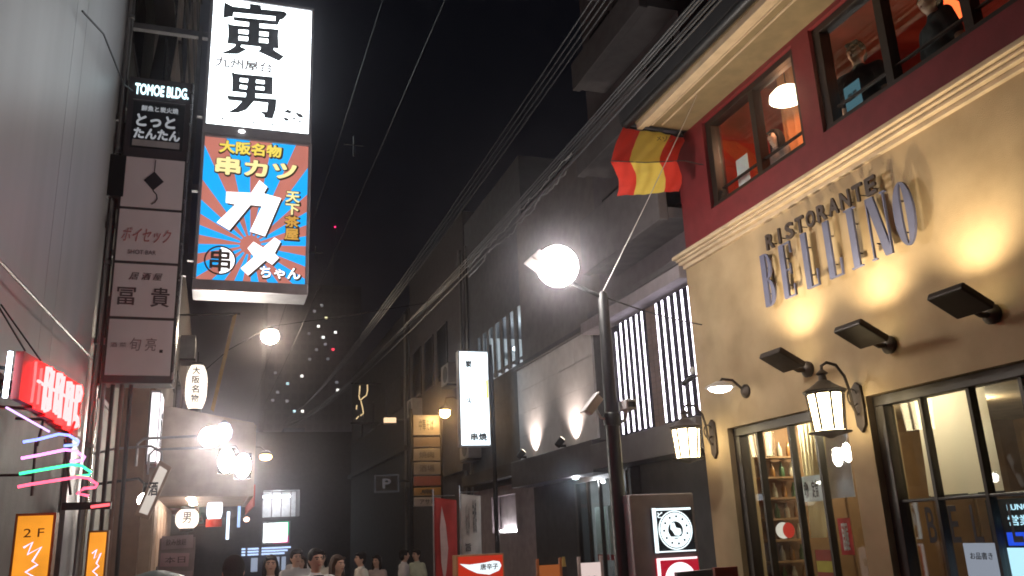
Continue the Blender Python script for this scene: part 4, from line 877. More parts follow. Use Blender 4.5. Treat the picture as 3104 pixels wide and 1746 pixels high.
obj('casing', MB().box(-.35, .81, 9.03, 9.42, 6.08, 7.76).box(-.35, .81, 8.99, 9.03, 6.0, 6.115).box(-.35, .81, 8.99, 9.03, 7.725, 7.76).box(-.35, -.315, 8.99, 9.03, 6.115, 7.725).box(.78, .81, 8.99, 9.03, 6.115, 7.725), CASE, ws, bev=.006)
obj('face', bx(-.315, .78, 9.015, 9.03, 6.115, 7.725), emi('big_sign_white', (.88, .97, 1.0), 5.0), ws)
SI = mat('sign_ink_slate', (.018, .025, .03), .5)
for nm, PL in (('character', POLY_TORA), ('character', POLY_OTOKO)):
    b = MB()
    for i, p in enumerate(PL): b.prism([(a + wx, q + wz) for a, q in p], SF(9.012), -.004 - .0006*i, 0)
    obj(nm, b, SI, ws)
text('lettering', '九州屋台', (.05, 9.010, 6.90), .62, .13, mat('faded_mauve', (.30, .17, .17), .6), ws, 'S', depth=.003, bold=.025)
text('lettering', 'Kyushuyatai-Torao', (.14, 9.010, 6.19), .60, .055, mat('faded_grey', (.25, .28, .30), .6), ws, 'S', depth=.003, bold=.03)
em = MB()
for i, p in enumerate(([(.50, 6.36), (.54, 6.40), (.60, 6.38), (.57, 6.35)], [(.62, 6.38), (.70, 6.36), (.73, 6.31), (.66, 6.32)], [(.49, 6.30), (.55, 6.29), (.57, 6.26), (.52, 6.25)], [(.59, 6.31), (.64, 6.30), (.62, 6.27)], [(.65, 6.27), (.70, 6.28), (.69, 6.25)])):
    em.prism(p, SF(9.012), -.004, 0)
obj('crest', em, mat('crest_grey', (.12, .14, .15), .6), ws)
obj('rim_lamp', MB().ell((.06, 8.985, 6.055), (.035, .02, .018)), emi('rim_lamp', (1, .97, .95), 8), ws)
for z in (6.3, 7.3): obj('bracket', MB().box(-1.22, -.35, 9.2, 9.27, z, z + .07), STEEL, ws)

ks = thing('sunburst_sign', 'blue and salmon sunburst light box with yellow and white characters', 'sign', (.235, 9.0, 4.25))
kx, kz = .235, 5.15
obj('casing', MB().box(-.35, .82, 9.03, 9.42, 4.22, 5.99).box(-.35, .82, 8.985, 9.03, 5.965, 5.995).box(-.35, -.315, 8.985, 9.03, 4.335, 5.965).box(.785, .82, 8.985, 9.03, 4.335, 5.965), CASE, ks, bev=.006)
obj('lower_rail', bx(-.35, .82, 8.98, 9.03, 4.215, 4.332), mat('rail_pale', (.55, .54, .58), .3, .5), ks, bev=.01)
SAL = emi('salmon_ground', (.60, .20, .15), 1.0, var=.12, scale=2); BLUE = emi('sky_blue_ray', (.01, .42, 1.0), 1.15)
rx0, rx1, rz0, rz1 = -.315, .785, 4.335, 5.965
obj('ground_panel', bx(rx0, rx1, 9.018, 9.03, rz0, rz1), SAL, ks)
def clip(poly):
    for ax, lim, sgn in ((0, rx0, 1), (0, rx1, -1), (1, rz0, 1), (1, rz1, -1)):
        out = []
        for i in range(len(poly)):
            p, q = poly[i], poly[(i+1) % len(poly)]
            ip, iq = sgn*(p[ax]-lim) >= 0, sgn*(q[ax]-lim) >= 0
            if ip: out.append(p)
            if ip != iq:
                t = (lim - p[ax])/(q[ax] - p[ax]); out.append((p[0] + t*(q[0]-p[0]), p[1] + t*(q[1]-p[1])))
        poly = out
        if not poly: break
    return poly
cx, cz = kx - .027, kz - .402
for k in range(16):
    a0 = 2*math.pi*(k + .12)/16; a1 = a0 + 2*math.pi/16*.5
    p = clip([(cx + .11*math.cos(a0), cz + .11*math.sin(a0)), (cx + 3*math.cos(a0), cz + 3*math.sin(a0)), (cx + 3*math.cos(a1), cz + 3*math.sin(a1)), (cx + .11*math.cos(a1), cz + .11*math.sin(a1))])
    if len(p) > 2: obj('ray', MB().prism(p, SF(9.018), -.003, 0), BLUE, ks)
YEL = emi('sign_yellow_text', (1.0, .78, .12), 1.0); YEL2 = emi('sign_pale_yellow', (1.0, .86, .38), 1.15); WK = emi('sign_white_text', (1, .96, .98), 1.9); BRN = emi('sign_gold_text', (.85, .45, .08), .85); SH = mat('sign_outline', (.10, .07, .03), .6)
def two(tx, c_, w_, h_, m, bold=.04):
    text('outline', tx, (c_[0] + .006, 9.013, c_[1] - .006), w_ + .03, h_ + .03, SH, ks, 'S', bold=bold + .035, depth=.002)
    text('lettering', tx, (c_[0], 9.009, c_[1]), w_, h_, m, ks, 'S', bold=bold, depth=.002)
two('大阪名物', (.165, 5.865), .66, .15, YEL); two('串カツ', (.235, 5.64), .86, .215, YEL2)
for k, (ch, mm) in enumerate(zip('天下茶屋', (YEL2, YEL2, BRN, BRN))): two(ch, (.63, 5.335 - k*.145), .15, .13, mm, .03)
for PL in (POLY_KA, POLY_ME):
    obj('shadow_stroke', MB().prism([(a + kx + .018, b + kz - .018) for a, b in PL], SF(9.013), -.002, 0), SH, ks)
    obj('character', MB().prism([(a + kx, b + kz) for a, b in PL], SF(9.009), -.003, 0), WK, ks)
two('ちゃん', (.525, 4.45), .42, .13, WK, .02)
obj('emblem_ring', disc(-.09, 4.555, .145, .162, 9.012, .003), SH, ks)
obj('emblem_half', MB().prism([(-.09 + .145*math.cos(t), 4.555 + .145*math.sin(t)) for t in [-math.pi/2 + math.pi*i/14 for i in range(15)]], SF(9.0135), -.0015, 0), WK, ks)
text('emblem_character', '串', (-.09, 9.008, 4.555), .21, .25, SH, ks, 'S', bold=.02, depth=.003)
for z in (4.6, 5.4): obj('bracket', MB().box(-1.22, -.35, 9.2, 9.27, z, z + .07), STEEL, ks)
obj('bracket_plate', MB().box(-.46, -.42, 9.12, 9.18, 4.4, 7.4), STEEL, ks)

# ================================================================== LEFT: izakaya awning, lanterns and floodlights
aw = thing('beige_awning_box', 'beige boxed awning over a bar front with bright floodlights', 'awning', (-.2, 13, 2.3))
AWM = mat('awning_beige', (.40, .33, .27), .8, bump=.15)
obj('side_panel', MB().prism([(-.9, 3.62), (-.62, 3.60), (.47, 3.38), (.5, 2.34), (-.9, 2.38)], SF(13.0), 0, .05), AWM, aw)
obj('top_panel', MB().prism([(-.9, 3.60), (.47, 3.36), (.47, 3.39), (-.9, 3.635)], SF(13.05), 0, 3.6), AWM, aw)
obj('front_panel', bx(.44, .5, 13.05, 16.6, 2.34, 3.36), AWM, aw)
obj('valance', bx(.5, .52, 13.0, 16.6, 2.2, 2.5), mat('red_valance', (.35, .05, .03), .8), aw)
obj('soffit', bx(-.9, .44, 13.05, 16.6, 2.36, 2.4), mat('soffit_plank', (.40, .28, .2), .7), aw)
for k in range(3): obj('soffit_lamp', MB().lathe([(.05, 0), (.05, -.02), (.02, -.03)], (-.35, 13.5 + k*.8, 2.36), 12), emi('soffit_glow', (1, .82, .66), 400), aw)
FG = emi('floodlight_face', (1, .91, .80), 230)  # lenses below are enlarged, their size stands in for bloom
fls = (('two', -.12, 12.0, 3.06, 'bright round floodlight on the upper pipe arm over the bar awning'), ('three', .10, 12.1, 2.76, 'bright square floodlight at the awning end, left of a glaring pair'), ('four', .31, 12.1, 2.69, 'bright square floodlight at the awning end, right of a glaring pair'))
for nm, x, y, z, lab in fls:
    t_ = thing('sign_floodlight', lab, 'floodlight', (x, y, z), 'glaring floodlights over the bar front')
    if nm == 'two':
        obj('housing', MB().lathe([(.05, .12), (.14, .05), (.145, 0)], (x, y, z), 18, 'y'), BLACK, t_); obj('lens', MB().lathe([(.135, -.002), (.11, -.025), (.02, -.035)], (x, y, z), 18, 'y'), FG, t_)
        obj('arm', MB().tube([(-1.0, 12.05, 2.7), (-1.0, 12.05, 2.98), (-.93, 12.05, 3.05), (x - .05, 12.08, 3.09), (x, 12.08, 3.06)], .018), STEEL, t_)
        lb = thing('blue_glass_lamp', 'pale blue glass lamp beside the round floodlight', 'lamp', (.03, 12.05, 3.05)); obj('shade', MB().lathe([(.05, 0), (.10, .06), (.11, .15), (.07, .24), (.02, .26)], (.05, 12.05, 3.0), 18), emi('blue_glass', (.62, .75, 1), 1.6), lb); obj('cap', MB().lathe([(.05, 0), (.02, .03)], (.05, 12.05, 3.26), 12), BLACK, lb)
    else:
        obj('housing', MB().box(x - .11, x + .11, y, y + .1, z - .17, z + .17), BLACK, t_, bev=.01); obj('lens', MB().ell((x, y, z), (.10, .03, .16)), FG, t_)
        obj('arm', MB().tube([(-.86, 12.15, 2.6), (-.86, 12.15, 2.85), (-.8, 12.15, 2.92), (x - .1, 12.16, 2.95), (x, 12.13, z + .1)], .016), STEEL, t_)
bl = thing('bare_wall_lamp', 'bright bare lamp beside the tilted frame sign', 'lamp', (-.8, 10.2, 2.05))
obj('bulb', MB().ell((-.72, 10.0, 2.17), (.07, .07, .07)), emi('bare_bulb', (1, .93, .86), 45), bl); obj('socket', MB().cyl((-.72, 10.0, 2.2), (-.72, 10.05, 2.34), .03, seg=10), BLACK, bl); obj('arm', MB().tube([(-.72, 10.05, 2.33), (-.8, 10.1, 2.4), (-1.2, 10.1, 2.35)], .015), BLACK, bl)
tf = thing('tilted_frame_sign', 'small framed sign hanging tilted from a bracket by the bare lamp', 'sign', (-.6, 9.5, 2.0))
fnT = lambda a, b, d: (-.60 + a*.80 + b*.22*0, 9.5 + d + a*.6, 2.22 + b)
quad = [(-.12, -.28), (-.0, -.22), (.12, .28), (.0, .26)]
obj('frame', MB().prism([(-.17, -.24), (-.03, -.29), (.15, .22), (.03, .30)], lambda a, b, d: (-.60 + a, 9.5 + d, 2.24 + b), 0, .06), mat('frame_wood', (.30, .2, .14), .5), tf, bev=.008)
obj('lit_face', MB().prism([(-.125, -.215), (-.045, -.245), (.11, .19), (.035, .24)], lambda a, b, d: (-.60 + a, 9.5 + d, 2.24 + b), -.006, 0), emi('tilt_face', (.9, .8, .7), .7), tf)
text('lettering', '酒', (-.61, 9.49, 2.25), .09, .14, INK, tf, 'S', bold=.03)
obj('hook', MB().tube([(-.55, 9.53, 2.52), (-.56, 9.53, 2.62), (-.66, 9.53, 2.68), (-1.0, 9.55, 2.66), (-1.22, 9.55, 2.6)], .014), STEEL, tf)
def chochin(label, x, y, z0, z1, r, lines, mglow, band=None):
    t_ = thing('paper_lantern', label, 'lantern', (x, y, z0), 'paper lanterns on the left')
    h = z1 - z0; prof = []
    for k in range(25):
        q = k/24; rr = r * (1 - .42*abs(2*q - 1)**3) + (.006 if k % 2 else 0)
        prof.append((rr, z0 + h*q))
    obj('paper_body', MB().lathe(prof, (x, y, 0), 24), mglow, t_)
    obj('rim', MB().lathe([(r*.6, z1), (r*.6, z1 + .05), (r*.5, z1 + .055)], (x, y, 0), 20), BLACK, t_); obj('rim', MB().lathe([(r*.5, z0 - .055), (r*.6, z0 - .05), (r*.6, z0)], (x, y, 0), 20), BLACK, t_)
    obj('hanger', MB().cyl((x, y, z1 + .05), (x, y, z1 + .25), .008, seg=6), BLACK, t_)
    for tx, dx, zc, ww, hh in lines: text('lettering', tx, (x + dx, y - r - .012 + (dx/r)**2*.5*r, zc), ww, hh, mat('lantern_ink', (.02, .015, .015), .6), t_, 'S', bold=.02, depth=.006)
    if band: obj('red_band', MB().lathe([(r*1.02, band[0]), (r*1.03, (band[0]+band[1])/2), (r*1.0, band[1])], (x, y, 0), 24), mat('lantern_red', (.6, .05, .03), .7), t_)
PG = emi('lantern_paper', (1, .88, .76), 1.7, var=.1); PGC = emi('lantern_paper_cool', (.85, .92, 1), 1.8, var=.1)
chochin('tall white paper lantern with four black characters above the beige awning', -.44, 16.0, 4.02, 4.80, .18, tuple((ch, -.01, 4.68 - k*.165, .13, .14) for k, ch in enumerate('大阪名物')), PG)
chochin('white paper lantern with a red lower band under the awning end', -.02, 15.0, 2.07, 2.42, .12, (), PGC, (1.98, 2.10))
chochin('pale sign with characters low under the awning, shaped as a paper lantern', -.40, 14.0, 1.95, 2.22, .16, (('男', 0, 2.10, .12, .16),), PG)  # a square-ish sign, built with the lantern shape
obj_sl = thing('slanting_banner', 'long gold edged banner slanting beside the tall paper lantern', 'banner', (0, 17, 4.1))
obj('cloth', MB().prism([(.12, 6.0), (.2, 6.05), (-.13, 4.12), (-.19, 4.17)], SF(17.0), 0, .03), mat('gold_cloth', (.45, .28, .10), .5), obj_sl)
obj('pole', MB().cyl((-.92, 17.1, 6.0), (.26, 17.02, 6.06), .02, seg=8), BLACK, obj_sl)
# shop fronts under the awning
fs_ = thing('bar_front', 'timber bar front under the beige awning with posters', 'shop front', (-.7, 14.6, 0))
obj('wall', MB().box(-.92, -.78, 12.4, 17.6, 0, 2.34), mat('bar_timber', (.30, .20, .14), .6, bump=.2), fs_)
for k in range(6): obj('plank', bx(-.78, -.765, 12.5 + k*.8, 13.2 + k*.8, .3, 2.25), mat('bar_plank', (.36, .25, .18), .6, bump=.2), fs_)
pz = thing('pasted_poster_board', 'board of overlapping grey paper posters standing near the left wall', 'poster board', (-.33, 9.0, 0))
obj('board', bx(-.49, -.17, 9.0, 9.03, .6, 1.76), mat('poster_board_grey', (.30, .27, .28), .7), pz)
for k in range(5):
    s_ = obj('paper', MB().box(-.47, -.2 + random.uniform(-.03, .02), 8.985 - k*.002, 8.987 - k*.002, 1.66 - k*.16, 1.78 - k*.16, rot=Matrix.Rotation(R(random.uniform(-4, 4)), 3, 'Y')), mat('poster_paper_%d' % (k % 2), (.42 + .1*(k % 2), .36, .40), .7), pz)
    text('lettering', ('飲み放題', '本日', '刺身', '焼鳥', '生ビール')[k], (-.34, 8.974, 1.72 - k*.16), .18, .06, BI, s_, 'S')
obj('stand', MB().box(-.47, -.44, 9.03, 9.06, 0, .8).box(-.22, -.19, 9.03, 9.06, 0, .8), BLACK, pz)
um = thing('teal_umbrella', 'dark teal open umbrella low beside the poster board', 'umbrella', (-.45, 8.2, 0))
obj('canopy', MB().lathe([(.34, 1.36), (.28, 1.41), (.17, 1.455), (.06, 1.485), (.01, 1.49)], (-.45, 8.2, 0), 16), mat('teal_cloth', (.05, .11, .11), .6), um); obj('shaft', MB().cyl((-.45, 8.2, .2), (-.45, 8.2, 1.52), .01, seg=6), STEEL, um); obj('base', MB().lathe([(.18, .01), (.17, .08), (.03, .2)], (-.45, 8.2, 0), 14), BLACK, um)

# ================================================================== far end of the street
lr = thing('left_far_block', 'dark row of narrow bars continuing along the left side', 'building', (-.9, 25, 0))
obj('wall', bx(-8, -.9, 17.85, 34, 0, 7.5), mat('left_far_wall', (.10, .075, .065), .8, bump=.2), lr)
for k in range(5): obj('awning', MB().box(-.9, -.35, 18.4 + k*3, 20.6 + k*3, 2.4, 2.5), mat('far_awning_%d' % (k % 2), ((.25, .06, .04), (.18, .16, .14))[k % 2], .8), lr)
for k in range(5):
    f = obj('window', bx(-.9, -.88, 18.6 + k*3, 20.2 + k*3, 4.0, 5.2), FRAMEM, lr); obj('pane', bx(-.88, -.875, 18.66 + k*3, 20.14 + k*3, 4.06, 5.14), PANED, f)
FARW = mat('far_wall', (.06, .052, .05), .85, bump=.1)
fe = thing('far_end_building', 'dark building closing the street with a brightly lit upstairs window', 'building', (2.9, 45, 0))
obj('wall', MB().box(-9, 2.15, 45.2, 52, 0, 7.2).box(4.0, 14, 45.2, 52, 0, 7.2).box(2.15, 4.0, 45.2, 52, 4.36, 7.2).box(2.15, 4.0, 45.2, 52, 0, 2.95).box(2.15, 4.0, 48, 52, 2.95, 4.36), FARW, fe)
wi = obj('window', MB().box(2.15, 4.0, 45.14, 45.2, 4.3, 4.36).box(2.15, 4.0, 45.14, 45.2, 2.95, 3.0), FRAMEM, fe)
for k in range(5): obj('mullion', bx(2.15 + k*.455, 2.19 + k*.455, 45.12, 45.2, 3.0, 4.3), FRAMEM, wi)
for k in range(4): obj('pane', bx(2.19 + k*.455, 2.605 + k*.455, 45.16, 45.17, 3.0, 4.3), PANE, wi)
obj('lit_room_wall', bx(2.1, 4.05, 47.8, 47.9, 2.9, 4.4), mat('room_white', (.7, .68, .7), .7), fe)
ft = thing('far_ceiling_tubes', 'row of white ceiling tubes in the lit window at street end', 'light', (3, 46, 4.1))
for k in range(2): obj('tube', MB().cyl((2.2, 45.8 + k, 4.05), (3.6, 45.8 + k, 4.05), .035, seg=8), emi('far_tube', (1, .97, 1), 12), ft)
lamp('POINT', 'far_room_lamp', (3, 46.5, 3.9), ft, 120, (1, .95, .98), .1)
fsn = thing('far_white_sign', 'blown out white square sign with green and red rim at street end', 'sign', (2.8, 44.5, 1.7))
obj('casing', bx(2.2, 3.5, 44.5, 44.7, 1.72, 2.78), CASE, fsn); obj('face', bx(2.45, 3.36, 44.48, 44.5, 1.8, 2.7), emi('far_sign_white', (.95, 1, 1), 3.5), fsn); obj('side_face', bx(2.24, 2.40, 44.48, 44.5, 1.8, 2.7), emi('far_sign_white', (.95, 1, 1), 3.5), fsn)
obj('green_rim', MB().box(2.9, 3.42, 44.47, 44.49, 2.7, 2.74).box(3.36, 3.42, 44.47, 44.49, 2.1, 2.7), emi('green_rim', (.02, .8, .35), 1.2), fsn); obj('red_rim', MB().box(2.7, 3.42, 44.47, 44.49, 1.76, 1.8).box(3.36, 3.42, 44.47, 44.49, 1.8, 2.1), emi('red_rim', (.9, .03, .25), 1.2), fsn)
obj('post', MB().cyl((2.8, 44.6, 0), (2.8, 44.6, 1.75), .05, seg=8), BLACK, fsn)
sh_ = thing('far_lit_shopfront', 'bluish white lit shop awning at the end of the street', 'shop front', (2.6, 44, 0))
for k in range(3):
    for a, b in ((1.25, 1.42), (1.52, 2.02), (2.16, 3.5 - k*.14)): obj('light_slat', bx(a, b, 43.9, 44.0, 1.50 - k*.13, 1.58 - k*.13), emi('cool_slat', (.5, .66, 1), 1.5), sh_)
for a, b in ((1.7, 2.0), (2.4, 3.0), (3.1, 3.3)): obj('lit_pane', bx(a, b, 44.02, 44.06, .5, 1.12), emi('cool_pane', (.55, .65, .85), .55), sh_)
obj('frame', MB().box(1.2, 3.6, 44.07, 44.2, 0, 1.62), FARW, sh_)
for i, (x, z0, z1, y) in enumerate(((.46, 1.92, 2.98, 35), (.85, 2.35, 3.42, 35.3))):
    t_ = thing('blue_white_strip_sign', ('short pale blue vertical strip sign low at left of street end', 'taller pale blue vertical strip sign right of the paper lantern')[i], 'sign', (x, y, z0), 'pale blue strip signs at street end')
    obj('casing', bx(x - .07, x + .07, y, y + .1, z0, z1), BLACK, t_); obj('face', bx(x - .055, x + .055, y - .01, y, z0 + .02, z1 - .02), emi('strip_blue_%d' % i, (.72, .85, 1) if i == 0 else (.4, .6, 1), 2.2 if i == 0 else 1.2), t_)
    obj('bracket', MB().cyl((x - .07, y + .05, z1 - .1), (-.92, y - 2, z1 - .1), .02, seg=6), BLACK, t_)
for i, (x, z) in enumerate(((.56, 3.55), (.52, 3.35))):
    t_ = thing('small_round_lamp', ('upper of two tiny white lamps over the blue strip sign', 'lower of two tiny white lamps over the blue strip sign')[i], 'lamp', (x, 34.9, z), 'tiny lamps over the strip sign')
    obj('bulb', MB().ell((x, 34.9, z), (.08, .05, .07)), emi('tiny_lamp', (.95, .97, 1), 5), t_); obj('arm', MB().cyl((x, 34.95, z), (-.92, 33.5, z), .012, seg=6), BLACK, t_)
bb = thing('blue_neon_building', 'bluish building beyond the street end with small blue neon sign', 'building', (4.8, 60, 0))
obj('wall', bx(4.1, 5.5, 60, 66, 0, 9.3), mat('bluish_wall', (.12, .15, .19), .8), bb)
obj('neon_board', MB().prism([(4.83, 7.75), (5.30, 8.05), (5.30, 8.55), (4.83, 8.25)], SF(59.95), 0, .05), BLACK, bb)
for k in range(2): obj('neon_line', MB().tube([(4.86, 59.93, 7.86 + k*.32), (5.05, 59.93, 8.0 + k*.32), (5.27, 59.93, 8.12 + k*.32)], .05, 6), emi('blue_neon', (.03, .05, 1), 4), bb)
tw = thing('distant_tower', 'distant dark apartment tower with scattered lit windows', 'building', (12, 120, 0))
TWM = mat('tower_wall', (.03, .03, .034), .8)
obj('wall', bx(5.5, 18.5, 120, 134, 0, 37.5), TWM, tw)
gm = MB()
for fl_ in range(24):
    for c_ in range(12):
        gm.box(5.95 + c_*1.05, 6.65 + c_*1.05, 119.93, 119.99, 4 + fl_*1.4, 4.8 + fl_*1.4)
g_ = obj('unlit_window', gm, mat('tower_glass', (.02, .022, .028), .15), tw); g_['kind'] = 'stuff'
def tw_win(x, z, c_, s, r=.19):
    f = obj('lit_window', bx(x - r, x + r, 119.86, 119.92, z - r*.9, z + r*.9), emi('tw_%s' % c_, {'w': (1, .95, .9), 'y': (1, .9, .5), 'c': (.6, .9, 1), 'r': (1, .05, .1), 'd': (.8, .8, .9)}[c_], {'w': 2.2, 'y': 1.8, 'c': 1.5, 'r': 2, 'd': .25}[c_]), tw)
TW = [(12.9, 34.4, 'd'), (13.55, 32.55, 'y'), (11.9, 33.5, 'd'), (12.5, 31.3, 'w'), (14.9, 30.5, 'w'), (13.2, 29.7, 'w'), (13.5, 28.7, 'd'), (14.6, 28.0, 'r'), (12.3, 27.9, 'd'), (10.4, 24.1, 'w'), (8.5, 23.0, 'c'), (15.2, 23.3, 'd'), (15.35, 22.2, 'w'), (6.6, 20.7, 'd'), (8.5, 20.6, 'd'), (9.5, 19.2, 'c'), (10.6, 19.2, 'w'), (6.8, 24.5, 'd'), (11.4, 26.5, 'd'), (7.2, 21.8, 'd'), (13.9, 26.6, 'd'), (11.2, 30.2, 'd')]
for x, z, c_ in TW: tw_win(x, z, c_, 1)
t_ = thing('red_beacon', 'tiny red beacon light in the night sky', 'beacon', (14.6, 120, 37.4))
obj('bulb', MB().ell((14.6, 119.9, 46.5), (.12, .12, .12)), emi('beacon_red', (1, .02, .15), 5), t_); obj('mast', MB().cyl((14.6, 120, 37.4), (14.6, 120, 46.4), .05, seg=6), BLACK, t_)
# hanging lamps down the street
hs = thing('hanging_street_lamp', 'round white lamp hanging on a wire over the street', 'street lamp', (1.09, 22, 6.6))
obj('bulb', MB().ell((1.09, 22, 6.78), (.22, .22, .2)), emi('hanging_lamp', (1, .82, .62), 150), hs); obj('cap', MB().lathe([(.16, 0), (.1, .07), (.02, .12)], (1.09, 22, 6.92), 16), BLACK, hs); obj('suspension_wire', MB().tube([(-.9, 22, 5.4), (.1, 22, 6.4), (1.09, 22, 7.04), (3, 22, 7.4), (5.4, 22, 7.9)], .012, 6), WIREM, hs)
hs2 = thing('orange_street_lamp', 'orange lamp low over the street end, right of the floodlights', 'street lamp', (1.5, 30, 4.3))
obj('bulb', MB().ell((1.49, 30, 4.5), (.2, .14, .11)), emi('far_orange_lamp', (1, .62, .28), 22), hs2); obj('shade', MB().lathe([(.24, 0), (.12, .1), (.02, .13)], (1.49, 30, 4.58), 14), BLACK, hs2); obj('arm', MB().tube([(1.49, 30, 4.7), (1.3, 30, 4.85), (-.92, 30.2, 4.8)], .02, 6), BLACK, hs2)
t_ = thing('small_far_lamp', 'tiny warm lamp on the left row below the orange lamp', 'lamp', (1.2, 38, 2.6)); obj('bulb', MB().ell((1.22, 38, 2.73), (.12, .1, .1)), emi('far_warm', (1, .6, .45), 5), t_); obj('arm', MB().cyl((1.22, 38.05, 2.78), (-.9, 33.9, 2.9), .015, seg=6), BLACK, t_)

# clutter on the walls: air-conditioner units, pipes and vents
ACM = mat('ac_casing', (.34, .33, .32), .5); GR = mat('ac_grille', (.05, .05, .05), .5)
def ac_unit(x, y, z, sx, label):
    t_ = thing('air_conditioner', label, 'air conditioner', (x, y, z), 'air conditioners on the street walls')
    obj('casing', bx(x, x + sx*.3, y, y + .7, z, z + .5), ACM, t_, bev=.01)
    obj('fan_grille', MB().lathe([(.2, 0), (.2, sx*.008), (.03, sx*.01)], (x + (sx*.3 if sx > 0 else -.3), y + .3, z + .25), 18, 'x'), GR, t_)
    obj('bracket', bx(x, x + sx*.32, y + .05, y + .65, z - .05, z - .005), BLACK, t_)
ac_unit(-.9, 19.2, 5.6, 1, 'air conditioner high on the left row, nearest'); ac_unit(-.9, 23.0, 5.7, 1, 'air conditioner high on the left row, farther')
ac_unit(5.4, 19.5, 5.2, -1, 'air conditioner on dark shop building above the sign stack'); ac_unit(5.4, 23.6, 5.0, -1, 'air conditioner on dark shop building farther along')
ac_unit(5.42, 18.0, 3.3, -1, 'air conditioner beside the tall white light box')
for x, y, lab in ((5.33, 19.05, 'thin pipe up the dark shop building corner'), (5.28, 25.4, 'thin pipe up the parking building corner'), (5.38, 18.7, 'drain pipe beside the slot windows')):
    o = obj('wall_pipe', MB().cyl((x, y, 0), (x, y, 8.4), .035, seg=8), mat('pipe_grey', (.14, .13, .13), .4), loc=(x, y, 0)); tag(o, lab, 'pipe')

# ================================================================== overhead cables
def cable(label, pts, r=.009, group='cables along the right side'):
    o = obj('cable', MB().tube(pts, r, 6), WIREM, loc=pts[0]); tag(o, label, 'cable', group)
def span(x0, y0, z0, x1, y1, z1, sag, n=24):
    return [(x0 + (x1-x0)*t, y0 + (y1-y0)*t, z0 + (z1-z0)*t - 4*sag*t*(1-t)) for t in [i/n for i in range(n+1)]]
ORD = ('first', 'second', 'third', 'fourth', 'fifth', 'sixth', 'seventh')
for k in range(4): cable('thin black cable in the upper bundle of overhead lines on the right', span(3.05 + .09*k, -3, 6.62 + .05*k, 3.3 + .04*k, 48, 8.0 + .1*k, .75 + .05*k), .007, 'upper overhead cable bundle')
for k in range(6): cable('black cable in the thick lower bundle of overhead lines on the right', span(3.45 + .055*k, -3, 5.85 + .05*(k % 3), 3.6 + .02*k, 50, 8.1 + .06*k, .85 + .06*(k % 4)), .011 if k % 2 else .008, 'lower overhead cable bundle')
for c_, lab in ((0, 'pale frayed cable wrapped round the lower overhead bundle, upper strand'), (1, 'pale frayed cable wrapped round the lower overhead bundle, lower strand')):
    pts = []; ox = oz = 0.0
    for i in range(60):
        y = 8.0 + c_*.4 + 4.2*i/59; ox = ox*.7 + random.uniform(-.02, .02); oz = oz*.7 + random.uniform(-.025, .02)
        pts.append((3.58 + .08*c_ + ox, y, 5.74 - .05*c_ + oz))
    tag(obj('frayed_cable', MB().tube(pts, .007, 6), mat('pale_cable', (.13, .125, .125), .3), loc=pts[0]), lab, 'cable', 'frayed cables')
for nm, p0, p1, lab in (('a', (1.5, -2, 5.6), (1.7, 40, 7.5), 'single thin wire overhead, right of the two in mid sky'), ('b', (1.2, -2, 6.3), (1.0, 38, 6.6), 'single thin wire overhead, left of the two in mid sky')):
    tag(obj('overhead_wire', MB().tube(span(*p0, *p1, .25), .003, 6), BLACK, loc=p0), lab, 'wire')
for (x, y, z), lab in (((1.2, 8.35, 5.72), 'small crossed cable spreader hanging high in mid sky'), ((1.18, 12, 5.72), 'small crossed cable spreader lower down beside the sunburst sign')):
    t_ = thing('cable_spreader', lab, 'cable fitting', (x, y, z)); obj('crossbar', MB().cyl((x - .1, y, z), (x + .1, y, z), .008, seg=6), WIREM, t_); obj('stem', MB().cyl((x, y, z - .13), (x, y, z + .1), .01, seg=6), WIREM, t_)
tag(obj('guy_wire', MB().tube(span(3.44, 7.2, 3.87, 4.62, 7.0, 6.05, .02), .004, 6), mat('pale_rope', (.55, .54, .52), .5), loc=(3.44, 7.2, 3.87)), 'pale rope from the lamp pole top up to the eave', 'wire')
tag(obj('service_wire', MB().tube(span(3.44, 7.2, 3.83, 5.02, 8.0, 3.80, .03), .007, 6), BLACK, loc=(3.44, 7.2, 3.83)), 'dark service wire crossing in front of the light strips', 'wire')
tag(obj('wall_cable', MB().tube(span(-1.13, 3.0, 3.02, -1.1, 8.2, 3.3, .0), .010, 6), WIREM, loc=(-1.1, 3, 3)), 'dark cable running along the grey wall above the red neon', 'cable')
tag(obj('wall_stay', MB().tube([(-1.15, 6.3, 5.6), (-1.1, 7.0, 5.85), (-1.08, 8.3, 6.1), (-1.05, 8.8, 6.3)], .008, 6), WIREM, loc=(-1.1, 7, 5.8)), 'thin stay wire from grey wall to the tenant signboard', 'wire')

# ================================================================== people
def remesh(mb, vox, name):
    me = bpy.data.meshes.new(name); me.from_pydata(mb.v, [], mb.f); me.update()
    bm = bmesh.new(); bm.from_mesh(me); bmesh.ops.recalc_face_normals(bm, faces=bm.faces); bm.to_mesh(me); bm.free()
    o = bpy.data.objects.new('tmp', me); COL.objects.link(o)
    m_ = o.modifiers.new('r', 'REMESH'); m_.mode = 'VOXEL'; m_.voxel_size = vox
    s = o.modifiers.new('s', 'SMOOTH'); s.factor = .5; s.iterations = 3
    bpy.context.view_layer.update()
    out = bpy.data.meshes.new_from_object(o.evaluated_get(bpy.context.evaluated_depsgraph_get())); out.name = name
    bpy.data.objects.remove(o); bpy.data.meshes.remove(me)
    out.shade_smooth()
    return out
def limb(b, pts, rad):
    for (p, q), (r0, r1) in zip(zip(pts[:-1], pts[1:]), zip(rad[:-1], rad[1:])):
        b.cyl(p, q, r0, r1, 12); b.ell(p, (r0, r0, r0), 12, 8); b.ell(q, (r1, r1, r1), 12, 8)
